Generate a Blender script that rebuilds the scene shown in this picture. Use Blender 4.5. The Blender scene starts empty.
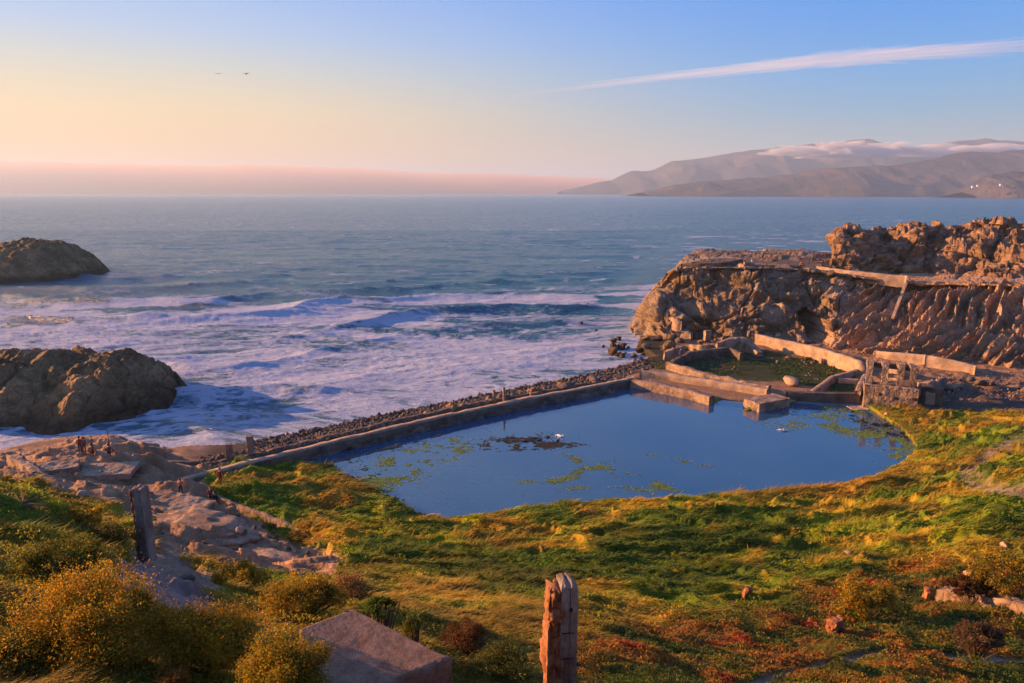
import bpy, bmesh, math, random
import numpy as np
from mathutils import Vector, Matrix
R = math.radians
random.seed(7); rng = np.random.default_rng(7)
scene = bpy.context.scene
COL = scene.collection

# ---------------------------------------------------------------- camera
CAMZ = 32.0; F = 700.0; CU, CV = 512.0, 341.5
PITCH = math.atan((341.5 - 192.0) / F)
cd = bpy.data.cameras.new('camera'); cam = bpy.data.objects.new('camera', cd); COL.objects.link(cam)
cam.location = (0, 0, CAMZ); cam.rotation_euler = (math.pi/2 - PITCH, 0, 0)
cd.sensor_width = 36; cd.lens = F / 1024 * 36; cd.clip_start = 0.1; cd.clip_end = 200000
scene.camera = cam

# ---------------------------------------------------------------- light
SUN_AZ = R(-75); SUN_EL = R(13)          # azimuth from +Y (ahead) towards -X (left)
world = bpy.data.worlds.new('World'); scene.world = world; world.use_nodes = True
nt = world.node_tree; nt.nodes.clear()
def wn(t, **k):
    n = nt.nodes.new(t)
    for a, b in k.items(): setattr(n, a, b)
    return n
sky = wn('ShaderNodeTexSky', sky_type='NISHITA', sun_disc=False)
sky.sun_elevation = SUN_EL; sky.sun_rotation = SUN_AZ
sky.air_density = 1.0; sky.dust_density = 0.7; sky.ozone_density = 2.5; sky.altitude = 0
# warm band low over the sea, bluer higher up: procedural sky colour by direction
tc = wn('ShaderNodeTexCoord'); sx = wn('ShaderNodeSeparateXYZ'); nt.links.new(tc.outputs['Generated'], sx.inputs[0])
rampe = wn('ShaderNodeValToRGB'); nt.links.new(sx.outputs['Z'], rampe.inputs[0])
cr = rampe.color_ramp; cr.elements[0].position = 0.0; cr.elements[0].color = (.50, .30, .24, 1)
cr.elements[1].position = 1.0; cr.elements[1].color = (.36, .62, 1.0, 1)
for p, c in ((.05, (.50, .34, .24, 1)), (.12, (.50, .44, .40, 1)), (.19, (.36, .50, .70, 1)), (.28, (.34, .54, .88, 1))):
    e = cr.elements.new(p); e.color = c
rampr = wn('ShaderNodeValToRGB'); nt.links.new(sx.outputs['Z'], rampr.inputs[0]); cr = rampr.color_ramp
cr.elements[0].position = 0.0; cr.elements[0].color = (1.0, .68, .60, 1); cr.elements[1].position = 1.0; cr.elements[1].color = (.30, .58, 1.0, 1)
for p, c in ((.05, (1.0, .80, .72, 1)), (.10, (.68, .78, .86, 1)), (.19, (.42, .68, .98, 1)), (.28, (.26, .58, 1.0, 1))):
    e = cr.elements.new(p); e.color = c
mrx = wn('ShaderNodeMapRange', interpolation_type='SMOOTHSTEP'); mrx.inputs['From Min'].default_value = -.45; mrx.inputs['From Max'].default_value = .50; nt.links.new(sx.outputs['X'], mrx.inputs['Value'])
mixr = wn('ShaderNodeMix', data_type='RGBA'); nt.links.new(mrx.outputs[0], mixr.inputs['Factor']); nt.links.new(rampe.outputs[0], mixr.inputs['A']); nt.links.new(rampr.outputs[0], mixr.inputs['B'])
mul = wn('ShaderNodeMix', data_type='RGBA', blend_type='MULTIPLY'); mul.inputs['Factor'].default_value = 1.0
nt.links.new(sky.outputs[0], mul.inputs['A']); nt.links.new(mixr.outputs['Result'], mul.inputs['B'])
bg = wn('ShaderNodeBackground'); bg.inputs['Strength'].default_value = 0.082
def ramp_of(stops):
    n = wn('ShaderNodeValToRGB'); nt.links.new(sx.outputs['Z'], n.inputs[0]); r_ = n.color_ramp
    r_.elements[0].position = stops[0][0]; r_.elements[0].color = (*stops[0][1], 1); r_.elements[1].position = stops[-1][0]; r_.elements[1].color = (*stops[-1][1], 1)
    for p, c in stops[1:-1]:
        e = r_.elements.new(p); e.color = (*c, 1)
    return n
bl = ramp_of([(0, (.90, .42, .20)), (.05, (1.1, .63, .22)), (.10, (1.05, .76, .37)), (.15, (.72, .74, .64)), (.19, (.48, .66, .90)), (.24, (.33, .56, 1.0)), (1, (.14, .34, .85))])
br = ramp_of([(0, (.50, .46, .38)), (.05, (.34, .50, .52)), (.10, (.15, .45, .72)), (.15, (.08, .42, .90)), (.24, (.02, .33, 1.0)), (.5, (.02, .2, .7)), (1, (.03, .15, .5))])
bm_ = wn('ShaderNodeMix', data_type='RGBA'); nt.links.new(mrx.outputs[0], bm_.inputs['Factor']); nt.links.new(bl.outputs[0], bm_.inputs['A']); nt.links.new(br.outputs[0], bm_.inputs['B'])
sc_ = wn('ShaderNodeVectorMath', operation='SCALE'); sc_.inputs['Scale'].default_value = 3.7; nt.links.new(bm_.outputs['Result'], sc_.inputs[0])
fin = wn('ShaderNodeMix', data_type='RGBA'); fin.inputs['Factor'].default_value = .86; nt.links.new(mul.outputs['Result'], fin.inputs['A']); nt.links.new(sc_.outputs[0], fin.inputs['B'])
nt.links.new(fin.outputs['Result'], bg.inputs['Color'])
wo = wn('ShaderNodeOutputWorld'); nt.links.new(bg.outputs[0], wo.inputs['Surface'])
sd = bpy.data.lights.new('sun', 'SUN'); sd.energy = 5.0; sd.angle = R(0.6); sd.color = (1.0, .50, .18)
sun = bpy.data.objects.new('sun', sd); COL.objects.link(sun)
SUN_DIR = Vector((math.sin(SUN_AZ)*math.cos(SUN_EL), math.cos(SUN_AZ)*math.cos(SUN_EL), math.sin(SUN_EL)))
sun.rotation_euler = SUN_DIR.to_track_quat('Z', 'Y').to_euler()
vs = scene.view_settings; vs.view_transform = 'Standard'; vs.look = 'None'; vs.exposure = 1.62; vs.gamma = 1; vs.use_curve_mapping = False
scene.cycles.use_denoising = True
scene.cycles.max_bounces = 5; scene.cycles.volume_bounces = 1; scene.cycles.diffuse_bounces = 2; scene.cycles.transparent_max_bounces = 8

# ---------------------------------------------------------------- geometry helpers
CP, SP = math.cos(PITCH), math.sin(PITCH)
def ray(u, v):
    a = (u - CU)/F; b = -(v - CV)/F
    return a, CP + b*SP, -SP + b*CP
def P(u, v, Y=None, z=None):
    dx, dy, dz = ray(u, v)
    t = Y/dy if Y is not None else (z - CAMZ)/dz
    return Vector((dx*t, dy*t, CAMZ + dz*t))
def proj(x, y, z):
    zz = z - CAMZ
    d = y*CP - zz*SP; up = y*SP + zz*CP
    d = np.maximum(d, 1e-3)
    return CU + F*x/d, CV - F*up/d

def _h(ix, iy, iz, s):
    h = (ix*374761393 + iy*668265263 + iz*2147483647 + s*974634777) & 0xffffffff
    h = ((h ^ (h >> 13)) * 1274126177) & 0xffffffff
    h = ((h ^ (h >> 16)) * 2246822519) & 0xffffffff
    return ((h ^ (h >> 15)) & 0xffffff).astype(np.float64)/0xffffff*2 - 1
def noise3(x, y, z, seed=0):
    x, y, z = np.broadcast_arrays(np.asarray(x, float), np.asarray(y, float), np.asarray(z, float))
    xi = np.floor(x).astype(np.int64); yi = np.floor(y).astype(np.int64); zi = np.floor(z).astype(np.int64)
    fx = x - xi; fy = y - yi; fz = z - zi
    ux = fx*fx*fx*(fx*(fx*6-15)+10); uy = fy*fy*fy*(fy*(fy*6-15)+10); uz = fz*fz*fz*(fz*(fz*6-15)+10)
    r = 0
    for a in (0, 1):
        wx = ux if a else 1-ux
        for b in (0, 1):
            wy = uy if b else 1-uy
            for c in (0, 1):
                wz = uz if c else 1-uz
                r = r + wx*wy*wz*_h(xi+a, yi+b, zi+c, seed)
    return r
def noise2(x, y, seed=0):
    x, y = np.broadcast_arrays(np.asarray(x, float), np.asarray(y, float))
    xi = np.floor(x).astype(np.int64); yi = np.floor(y).astype(np.int64)
    fx = x - xi; fy = y - yi
    ux = fx*fx*fx*(fx*(fx*6-15)+10); uy = fy*fy*fy*(fy*(fy*6-15)+10)
    z0 = np.zeros_like(xi)
    return ((1-ux)*(1-uy)*_h(xi, yi, z0, seed) + ux*(1-uy)*_h(xi+1, yi, z0, seed)
            + (1-ux)*uy*_h(xi, yi+1, z0, seed) + ux*uy*_h(xi+1, yi+1, z0, seed))
def fbm2(x, y, o=4, seed=0, g=.5):
    r = 0; a = 1; s = 0
    for i in range(o):
        r = r + a*noise2(x*2.03**i + i*17.3, y*2.03**i - i*9.1, seed+i); s += a; a *= g
    return r/s
def fbm3(x, y, z, o=4, seed=0, g=.5):
    r = 0; a = 1; s = 0
    for i in range(o):
        r = r + a*noise3(x*2.03**i + i*17.3, y*2.03**i - i*9.1, z*2.03**i + i*5.7, seed+i); s += a; a *= g
    return r/s
def ridged3(x, y, z, o=4, seed=0, g=.5):
    r = 0; a = 1; s = 0
    for i in range(o):
        n = 1 - np.abs(noise3(x*2.1**i + i*7.3, y*2.1**i - i*3.1, z*2.1**i + i*5.7, seed+i))*1.6
        r = r + a*n; s += a; a *= g
    return r/s
def worley3(x, y, z, seed=0):
    x, y, z = np.broadcast_arrays(np.asarray(x, float), np.asarray(y, float), np.asarray(z, float))
    xi = np.floor(x).astype(np.int64); yi = np.floor(y).astype(np.int64); zi = np.floor(z).astype(np.int64)
    f1 = np.full(x.shape, 9.); f2 = np.full(x.shape, 9.); val = np.zeros(x.shape)
    for a in (-1, 0, 1):
        for b in (-1, 0, 1):
            for c in (-1, 0, 1):
                i, j, k = xi+a, yi+b, zi+c
                dx = i + .5 + .45*_h(i, j, k, seed) - x; dy = j + .5 + .45*_h(i, j, k, seed+1) - y; dz = k + .5 + .45*_h(i, j, k, seed+2) - z
                d = np.sqrt(dx*dx + dy*dy + dz*dz); cv = _h(i, j, k, seed+3) - 1.5*(dx*_h(i, j, k, seed+4) + dy*_h(i, j, k, seed+5) + dz*_h(i, j, k, seed+6)); n = d < f1
                f2 = np.where(n, f1, np.minimum(f2, d)); f1 = np.where(n, d, f1); val = np.where(n, cv, val)
    return f1, f2, val
def ss(a, b, x):
    t = np.clip((x - a)/(b - a), 0, 1); return t*t*(3 - 2*t)
def poly_sdf(px, py, poly):
    """signed distance to polygon, negative inside"""
    px = np.asarray(px, float); py = np.asarray(py, float)
    d = np.full(px.shape, 1e18); inside = np.zeros(px.shape, bool)
    n = len(poly)
    for i in range(n):
        ax, ay = poly[i]; bx, by = poly[(i+1) % n]
        ex, ey = bx-ax, by-ay; wx = px-ax; wy = py-ay
        t = np.clip((wx*ex + wy*ey)/(ex*ex + ey*ey + 1e-12), 0, 1)
        d = np.minimum(d, (wx-ex*t)**2 + (wy-ey*t)**2)
        c = ((ay > py) != (by > py)) & (px < (bx-ax)*(py-ay)/(by-ay + 1e-18) + ax)
        inside ^= c
    d = np.sqrt(d); return np.where(inside, -d, d)
def line_dist(px, py, pts):
    d = np.full(np.shape(px), 1e18)
    for (ax, ay), (bx, by) in zip(pts[:-1], pts[1:]):
        ex, ey = bx-ax, by-ay; wx = px-ax; wy = py-ay
        t = np.clip((wx*ex + wy*ey)/(ex*ex + ey*ey + 1e-12), 0, 1)
        d = np.minimum(d, (wx-ex*t)**2 + (wy-ey*t)**2)
    return np.sqrt(d)

def mesh_np(name, V, faces, smooth=True, cols=None):
    """faces: list of int arrays (n,3)/(n,4)"""
    me = bpy.data.meshes.new(name)
    V = np.asarray(V, np.float32)
    me.vertices.add(len(V)); me.vertices.foreach_set('co', V.ravel())
    loops = np.concatenate([f.ravel() for f in faces]).astype(np.int32)
    tot = np.concatenate([np.full(len(f), f.shape[1], np.int32) for f in faces])
    st = np.concatenate([[0], np.cumsum(tot)[:-1]]).astype(np.int32)
    me.loops.add(len(loops)); me.loops.foreach_set('vertex_index', loops)
    me.polygons.add(len(tot)); me.polygons.foreach_set('loop_start', st); me.polygons.foreach_set('loop_total', tot)
    if smooth: me.polygons.foreach_set('use_smooth', np.ones(len(tot), bool))
    if cols is not None:
        for cn, c in cols.items():
            at = me.color_attributes.new(cn, 'FLOAT_COLOR', 'POINT')
            c4 = np.ones((len(V), 4), np.float32); c4[:, :3] = c
            at.data.foreach_set('color', c4.ravel())
    me.update(calc_edges=True); me.validate()
    return me
def grid_faces(nr, nc, keep=None):
    i = np.arange(nr*nc).reshape(nr, nc)
    f = np.stack([i[:-1, :-1], i[:-1, 1:], i[1:, 1:], i[1:, :-1]], -1).reshape(-1, 4)
    return f if keep is None else f[keep.ravel()]
def link(name, me, mat=None, parent=None):
    o = bpy.data.objects.new(name, me); COL.objects.link(o)
    if mat is not None and not me.materials:
        for m in (mat if isinstance(mat, (list, tuple)) else [mat]): me.materials.append(m)
    if parent is not None: o.parent = parent
    return o
def tag(o, label=None, cat=None, group=None, kind=None):
    if label: o['label'] = label
    if cat: o['category'] = cat
    if group: o['group'] = group
    if kind: o['kind'] = kind
    return o
def empty(name, loc=(0, 0, 0), rz=0):
    o = bpy.data.objects.new(name, None); COL.objects.link(o); o.location = loc; o.rotation_euler = (0, 0, rz); return o
def bm_mesh(name, bm, smooth=False):
    me = bpy.data.meshes.new(name); bm.to_mesh(me); bm.free()
    if smooth:
        for p in me.polygons: p.use_smooth = True
    return me

# ---------------------------------------------------------------- materials
def newmat(name):
    m = bpy.data.materials.new(name); m.use_nodes = True; t = m.node_tree; t.nodes.clear()
    return m, t
def rock_mat(name, c1, c2, c3=None, scale=1.0, bump=.5, rough=.9, attr=None, fine=8.0, stretch=(1, 1, 1), obj=False, crack=.0, spec=.25):
    m, t = newmat(name); N = t.nodes.new; L = t.links.new
    out = N('ShaderNodeOutputMaterial'); b = N('ShaderNodeBsdfPrincipled'); L(b.outputs[0], out.inputs[0])
    b.inputs['Roughness'].default_value = rough; b.inputs['Specular IOR Level'].default_value = spec
    if obj: g = N('ShaderNodeTexCoord'); src = g.outputs['Object']
    else: g = N('ShaderNodeNewGeometry'); src = g.outputs['Position']
    mp = N('ShaderNodeMapping'); mp.inputs['Scale'].default_value = stretch; L(src, mp.inputs[0])
    n1 = N('ShaderNodeTexNoise'); n1.inputs['Scale'].default_value = scale; n1.inputs['Detail'].default_value = 7; n1.inputs['Roughness'].default_value = .62; L(mp.outputs[0], n1.inputs[0])
    n2 = N('ShaderNodeTexNoise'); n2.inputs['Scale'].default_value = scale*fine; n2.inputs['Detail'].default_value = 6; n2.inputs['Roughness'].default_value = .7; L(mp.outputs[0], n2.inputs[0])
    rp = N('ShaderNodeValToRGB'); e = rp.color_ramp.elements
    e[0].position = .36; e[0].color = (*c1, 1); e[1].position = .64; e[1].color = (*c2, 1)
    if c3 is not None:
        k = rp.color_ramp.elements.new(.5); k.color = (*c3, 1)
    L(n1.outputs[0], rp.inputs[0]); col = rp.outputs[0]
    if attr:
        a = N('ShaderNodeAttribute'); a.attribute_name = attr
        mx = N('ShaderNodeMix'); mx.data_type = 'RGBA'; mx.blend_type = 'MULTIPLY'; mx.inputs['Factor'].default_value = 1
        r3 = N('ShaderNodeMapRange'); r3.inputs['From Min'].default_value = .3; r3.inputs['From Max'].default_value = .7; r3.inputs['To Min'].default_value = .65; r3.inputs['To Max'].default_value = 1.3
        L(n1.outputs[0], r3.inputs['Value']); L(a.outputs['Color'], mx.inputs['A']); L(r3.outputs[0], mx.inputs['B']); col = mx.outputs['Result']
    mr = N('ShaderNodeMapRange'); mr.inputs['From Min'].default_value = .3; mr.inputs['From Max'].default_value = .7; mr.inputs['To Min'].default_value = .7; mr.inputs['To Max'].default_value = 1.25
    L(n2.outputs[0], mr.inputs['Value'])
    mx2 = N('ShaderNodeMix'); mx2.data_type = 'RGBA'; mx2.blend_type = 'MULTIPLY'; mx2.inputs['Factor'].default_value = 1
    L(col, mx2.inputs['A']); L(mr.outputs[0], mx2.inputs['B']); L(mx2.outputs['Result'], b.inputs['Base Color'])
    h = n2.outputs[0]
    bp = N('ShaderNodeBump'); bp.inputs['Strength'].default_value = bump; bp.inputs['Distance'].default_value = .6/(scale*fine)*1.5
    L(h, bp.inputs['Height'])
    if crack:
        vo = N('ShaderNodeTexVoronoi'); vo.feature = 'DISTANCE_TO_EDGE'; vo.inputs['Scale'].default_value = crack; L(mp.outputs[0], vo.inputs[0])
        mr2 = N('ShaderNodeMapRange'); mr2.inputs['From Max'].default_value = .12; L(vo.outputs['Distance'], mr2.inputs['Value'])
        bp2 = N('ShaderNodeBump'); bp2.inputs['Strength'].default_value = bump; bp2.inputs['Distance'].default_value = .12/crack*1.2
        L(mr2.outputs[0], bp2.inputs['Height']); L(bp.outputs[0], bp2.inputs['Normal']); L(bp2.outputs[0], b.inputs['Normal'])
    else: L(bp.outputs[0], b.inputs['Normal'])
    return m
def leaf_mat(name, attr='Col', trans=.42, rough=.6, color=None):
    m, t = newmat(name); N = t.nodes.new; L = t.links.new
    out = N('ShaderNodeOutputMaterial'); b = N('ShaderNodeBsdfPrincipled'); b.inputs['Roughness'].default_value = rough; b.inputs['Specular IOR Level'].default_value = .2
    tr = N('ShaderNodeBsdfTranslucent'); mx = N('ShaderNodeMixShader'); mx.inputs[0].default_value = trans
    a = N('ShaderNodeAttribute'); a.attribute_name = attr
    L(a.outputs['Color'], b.inputs['Base Color']); L(a.outputs['Color'], tr.inputs['Color'])
    L(b.outputs[0], mx.inputs[1]); L(tr.outputs[0], mx.inputs[2]); L(mx.outputs[0], out.inputs[0])
    return m
def plain_mat(name, c, rough=.7, metal=0, spec=.4, nscale=20, var=.25, bump=.1):
    m, t = newmat(name); N = t.nodes.new; L = t.links.new
    out = N('ShaderNodeOutputMaterial'); b = N('ShaderNodeBsdfPrincipled'); L(b.outputs[0], out.inputs[0])
    b.inputs['Roughness'].default_value = rough; b.inputs['Metallic'].default_value = metal; b.inputs['Specular IOR Level'].default_value = spec
    tcx = N('ShaderNodeTexCoord'); n = N('ShaderNodeTexNoise'); n.inputs['Scale'].default_value = nscale; L(tcx.outputs['Object'], n.inputs[0])
    mr = N('ShaderNodeMapRange'); mr.inputs['To Min'].default_value = 1-var; mr.inputs['To Max'].default_value = 1+var; L(n.outputs[0], mr.inputs['Value'])
    mx = N('ShaderNodeMix'); mx.data_type = 'RGBA'; mx.blend_type = 'MULTIPLY'; mx.inputs['Factor'].default_value = 1
    mx.inputs['A'].default_value = (*c, 1); L(mr.outputs[0], mx.inputs['B']); L(mx.outputs['Result'], b.inputs['Base Color'])
    bp = N('ShaderNodeBump'); bp.inputs['Strength'].default_value = bump; L(n.outputs[0], bp.inputs['Height']); L(bp.outputs[0], b.inputs['Normal'])
    return m
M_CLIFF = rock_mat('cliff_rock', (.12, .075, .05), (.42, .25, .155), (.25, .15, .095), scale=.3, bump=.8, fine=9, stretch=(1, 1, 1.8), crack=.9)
M_CLIFFV = rock_mat('headland_rock', (1, 1, 1), (1, 1, 1), scale=.3, bump=.8, fine=9, stretch=(1, 1, 1.8), crack=.9, attr='Col')
M_SEAROCK = rock_mat('sea_rock', (.14, .08, .035), (.34, .20, .10), (.22, .135, .065), scale=.2, bump=.8, fine=8, crack=.6)
t_ = M_SEAROCK.node_tree; b_ = next(n_ for n_ in t_.nodes if n_.type == 'BSDF_PRINCIPLED'); src_ = b_.inputs['Base Color'].links[0].from_socket
g_ = t_.nodes.new('ShaderNodeNewGeometry'); s_ = t_.nodes.new('ShaderNodeSeparateXYZ'); t_.links.new(g_.outputs['Position'], s_.inputs[0])
m_ = t_.nodes.new('ShaderNodeMapRange'); m_.inputs['From Min'].default_value = .8; m_.inputs['From Max'].default_value = 2.4; m_.inputs['To Min'].default_value = .30; t_.links.new(s_.outputs['Z'], m_.inputs['Value'])   # wet, weedy tide band
x_ = t_.nodes.new('ShaderNodeMix'); x_.data_type = 'RGBA'; x_.blend_type = 'MULTIPLY'; x_.inputs['Factor'].default_value = 1; t_.links.new(src_, x_.inputs['A']); t_.links.new(m_.outputs[0], x_.inputs['B']); t_.links.new(x_.outputs['Result'], b_.inputs['Base Color'])
M_BOULD = rock_mat('boulder_rock', (.06, .045, .04), (.20, .14, .11), (.12, .085, .07), scale=.8, bump=.6, fine=6, obj=False)
M_CONC = rock_mat('old_concrete', (.17, .11, .08), (.40, .27, .19), (.29, .19, .135), scale=.7, bump=.5, fine=10, crack=1.3)
M_CONCD = rock_mat('dark_concrete', (.06, .045, .035), (.18, .125, .09), (.115, .08, .06), scale=.5, bump=.5, fine=9)  # darker concrete tone for wall faces, paving and steps
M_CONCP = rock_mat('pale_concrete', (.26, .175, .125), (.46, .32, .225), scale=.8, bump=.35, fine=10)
M_CONCN = rock_mat('near_concrete', (.20, .11, .07), (.34, .195, .13), (.27, .155, .10), scale=5, bump=.35, fine=8)
M_LEDGE = rock_mat('sandstone', (.22,.13,.085), (.40,.27,.19), (.31,.20,.135), scale=.5, bump=.5, fine=9)
M_TERR = rock_mat('terrain_soil', (1, 1, 1), (1, 1, 1), scale=.6, bump=.6, fine=9, attr='Col', rough=.95, spec=.1)
M_LEAF = leaf_mat('foliage')
M_STEM = plain_mat('stem_bark', (.10, .06, .035), .9)
# ================================================================ terrain
POOLZ = 1.5
CTRL = [  # (u, v, Y, z): give Y or z
 (-200,800,5,None),(0,700,7,None),(150,700,7.5,None),(300,700,8,None),(450,715,8.6,None),
 (0,640,9,None),(80,600,11,None),(150,610,11.5,None),(180,590,14,None),(130,558,18,None),(160,565,21,None),(230,640,11.5,None),(320,605,17,None),
 (400,645,12.5,None),(470,640,16,None),(560,683,13,None),(560,640,20,None),(700,683,17,None),(700,640,25,None),(850,683,20,None),
 (850,640,27,None),(1024,683,22,None),(1024,640,29,None),(1200,683,22,None),(1200,600,34,None),
 (0,560,13,None),(60,540,15.5,None),(0,492,20,None),(60,512,21,None),(115,545,20,None),(-150,480,20,None),
 (0,470,None,6.),(-150,470,None,7),(60,452,None,4.5),(110,455,None,4.),(160,465,None,3),(250,472,None,2.2),(0,458,None,4.5),
 (100,490,None,5),(160,500,None,4.5),(200,520,None,4.5),(250,560,None,6),(300,540,None,4),(200,560,None,8),(160,545,None,9),(170,578,25,None),
 (220,480,None,2.3),(300,500,None,2.2),(400,530,None,2.3),(300,585,31,None),(350,560,44,None),(400,600,28,None),(450,570,42,None),(240,600,21,None),
 (500,550,None,2.8),(560,600,32,None),(560,570,45,None),(650,600,34,None),(700,560,None,3.5),(700,520,None,2.3),(600,525,None,2.1),
 (800,600,36,None),(800,560,None,4.5),(800,510,None,2.3),(900,600,36,None),(900,560,None,5.5),(900,520,None,4),(1024,600,33,None),
 (1024,560,None,7.5),(1024,520,None,7),(960,480,None,4.5),(1024,480,None,6.5),(940,450,None,2.2),(1024,440,None,5),(940,420,None,1.9),
 (1024,415,None,3.2),(860,415,None,1.75),(1200,520,None,9),(1200,440,None,8),(1200,400,None,5),
 (900,395,None,2.2),(960,395,None,2.2),(1024,395,None,2.5),(960,375,None,3),(1024,375,None,3.2),(900,350,None,3.2),(820,345,None,3.),(1024,355,None,3.6),
 (760,335,None,2.8),(700,345,None,1.8),(720,370,None,1.4),(780,370,None,1.4),(830,372,None,1.5),(1150,340,None,4),(900,330,None,3.5),(780,325,None,3.),
 (640,345,None,.3),(600,340,None,-2),(500,360,None,-2),(300,400,None,-2),(200,440,None,-2),(100,430,None,-2),(0,440,None,-2),(-150,430,None,-2),(650,300,None,-2),
]
WORLD_CTRL = [(.5, 7.8, 25.0), (3, 8, 25.2), (8, 8, 24), (-4, 5, 27), (4, 4, 28), (0, 3, 29), (-28, 42, 9.), (-35, 40, 10.), (-19, 38, 9.5), (-12, 6, 25), (-20, 9, 22), (-26, 16, 17), (14, 9, 22), (-2.5, 9, 24.8)]
pts = []
for u, v, Y, z in CTRL: pts.append(tuple(P(u, v, Y=Y, z=z)))
pts += WORLD_CTRL
pts = np.array(pts)
def wmap(x, y):
    y = np.maximum(y, 1.0); return x/(y + 8)*2.2, np.log(y + 6)
cx, cy = wmap(pts[:, 0], pts[:, 1])
def phi(r): return r**1.5
Dm = np.hypot(cx[:, None]-cx[None], cy[:, None]-cy[None])
n = len(pts); A = np.zeros((n+3, n+3)); A[:n, :n] = phi(Dm) + np.eye(n)*1e-4
Pm = np.stack([np.ones(n), cx, cy], 1); A[:n, n:] = Pm; A[n:, :n] = Pm.T
# interpolate the depression tangent-ish quantity log-height so near and far are balanced
sol = np.linalg.solve(A, np.concatenate([pts[:, 2], np.zeros(3)]))
def base_h(x, y):
    sh = np.shape(x); x = np.ravel(x); y = np.ravel(y); gx, gy = wmap(x, y); out = np.empty(len(x))
    for s in range(0, len(x), 100000):
        a = gx[s:s+100000, None]; b = gy[s:s+100000, None]
        out[s:s+100000] = phi(np.hypot(a-cx, b-cy)) @ sol[:n] + sol[n] + sol[n+1]*a[:, 0] + sol[n+2]*b[:, 0]
    return out.reshape(sh)
W = lambda l, z: [tuple(P(u, v, z=z)[:2]) for u, v in l]
POOL = W([(330,463),(400,447),(500,419),(600,396),(634,386),(645,388),(715,403),(722,400),(744,402),(745,412),(790,404),(803,399),(858,402),(885,420),(905,432),(916,450),(905,465),(880,480),(840,488),(800,491),(740,494),(700,498),(600,500),(555,503),(520,508),(480,514),(445,518),(415,512),(395,500),(370,485),(345,475)], POOLZ)
SEA = W([(-900,468),(-300,468),(0,464),(40,454),(78,449),(118,447),(136,458),(170,461),(250,452),(400,420),(590,381),(625,372),(655,362),(640,350),(640,335),(640,300),(700,230),(-900,230)], 0.0)
WALLINE = W([(322,443),(430,418),(520,399),(590,386),(634,377)], 2.8)
TRENCH = W([(205,497),(250,515),(300,537),(350,560)], 3.5)
def zone(u, v, poly, soft):
    return ss(soft, -soft, poly_sdf(u, v, poly))
Z_DIRT = [(-400,430),(60,430),(165,452),(268,446),(268,456),(195,478),(222,500),(262,520),(300,543),(345,560),(335,582),(262,578),(215,568),(160,556),(150,540),(124,512),(45,486),(-400,462)]
Z_TRK = [(128,560),(165,555),(215,583),(240,612),(205,616),(150,603)]
Z_SHADESAND = [(922,388),(1300,383),(1300,418),(930,412),(916,405)]  # bare flat whose cast shadow is put into the ground colour
Z_NDIRT = [(600,372),(640,340),(700,335),(735,330),(1400,330),(1400,398),(925,400),(905,408),(860,403),(800,408),(600,400)]
Z_SWAMP = [(660,350),(735,347),(862,366),(852,396),(800,388),(640,372)]
Z_ICE = [(575,640),(640,628),(700,620),(780,606),(835,585),(870,570),(1500,560),(1500,900),(520,900),(560,683)]
PATH1 = [(700,705),(760,682),(812,668),(860,659),(930,657),(1024,663),(1200,670)]
PATH2 = [(1100,425),(1020,440),(985,458),(962,480),(990,492),(1080,500)]
Z_BANK = [(195,478),(260,470),(335,462),(380,500),(330,520),(270,505)]
def masks(x, y, h):
    u, v = proj(x, y, h)
    w = fbm2(x*.35, y*.35, 3, 40)
    sc = 250/np.maximum(y, 5)
    uu = u + w*sc*2.2; vv = v + fbm2(x*.4+9, y*.4, 3, 44)*sc*1.0
    m = {}
    m['dirt'] = zone(uu, vv, Z_DIRT, 3); m['trk'] = zone(uu, vv, Z_TRK, 4); m['shadesand'] = zone(uu, vv, Z_SHADESAND, 3)
    m['ndirt'] = zone(uu, vv, Z_NDIRT, 2); m['swamp'] = zone(uu, vv, Z_SWAMP, 2); m['ndirt'] = np.maximum(m['ndirt']*(1-m['swamp']), ss(3.9, 3.5, line_dist(x, y, WALLINE))); m['ice'] = zone(uu, vv, Z_ICE, 8)
    m['path'] = np.maximum(ss(6, 3, line_dist(u, v + w*2, PATH1)), .8*ss(9, 3, line_dist(uu, vv, PATH2)))
    sp2 = poly_sdf(x, y, SEA); m['ndirt'] = np.maximum(m['ndirt'], ss(9.5, 7.5, sp2 - 2*w)*ss(66, 72, y + .5*np.minimum(x+20, 0))*(1-m['swamp'])*(1-m['dirt']))
    m['shore'] = ss(7, 4, sp2)*ss(62, 70, y)*ss(-40, -34, x)
    m['rim'] = ss(1.0, .2, poly_sdf(x, y, POOL))
    return m, u, v
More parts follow.
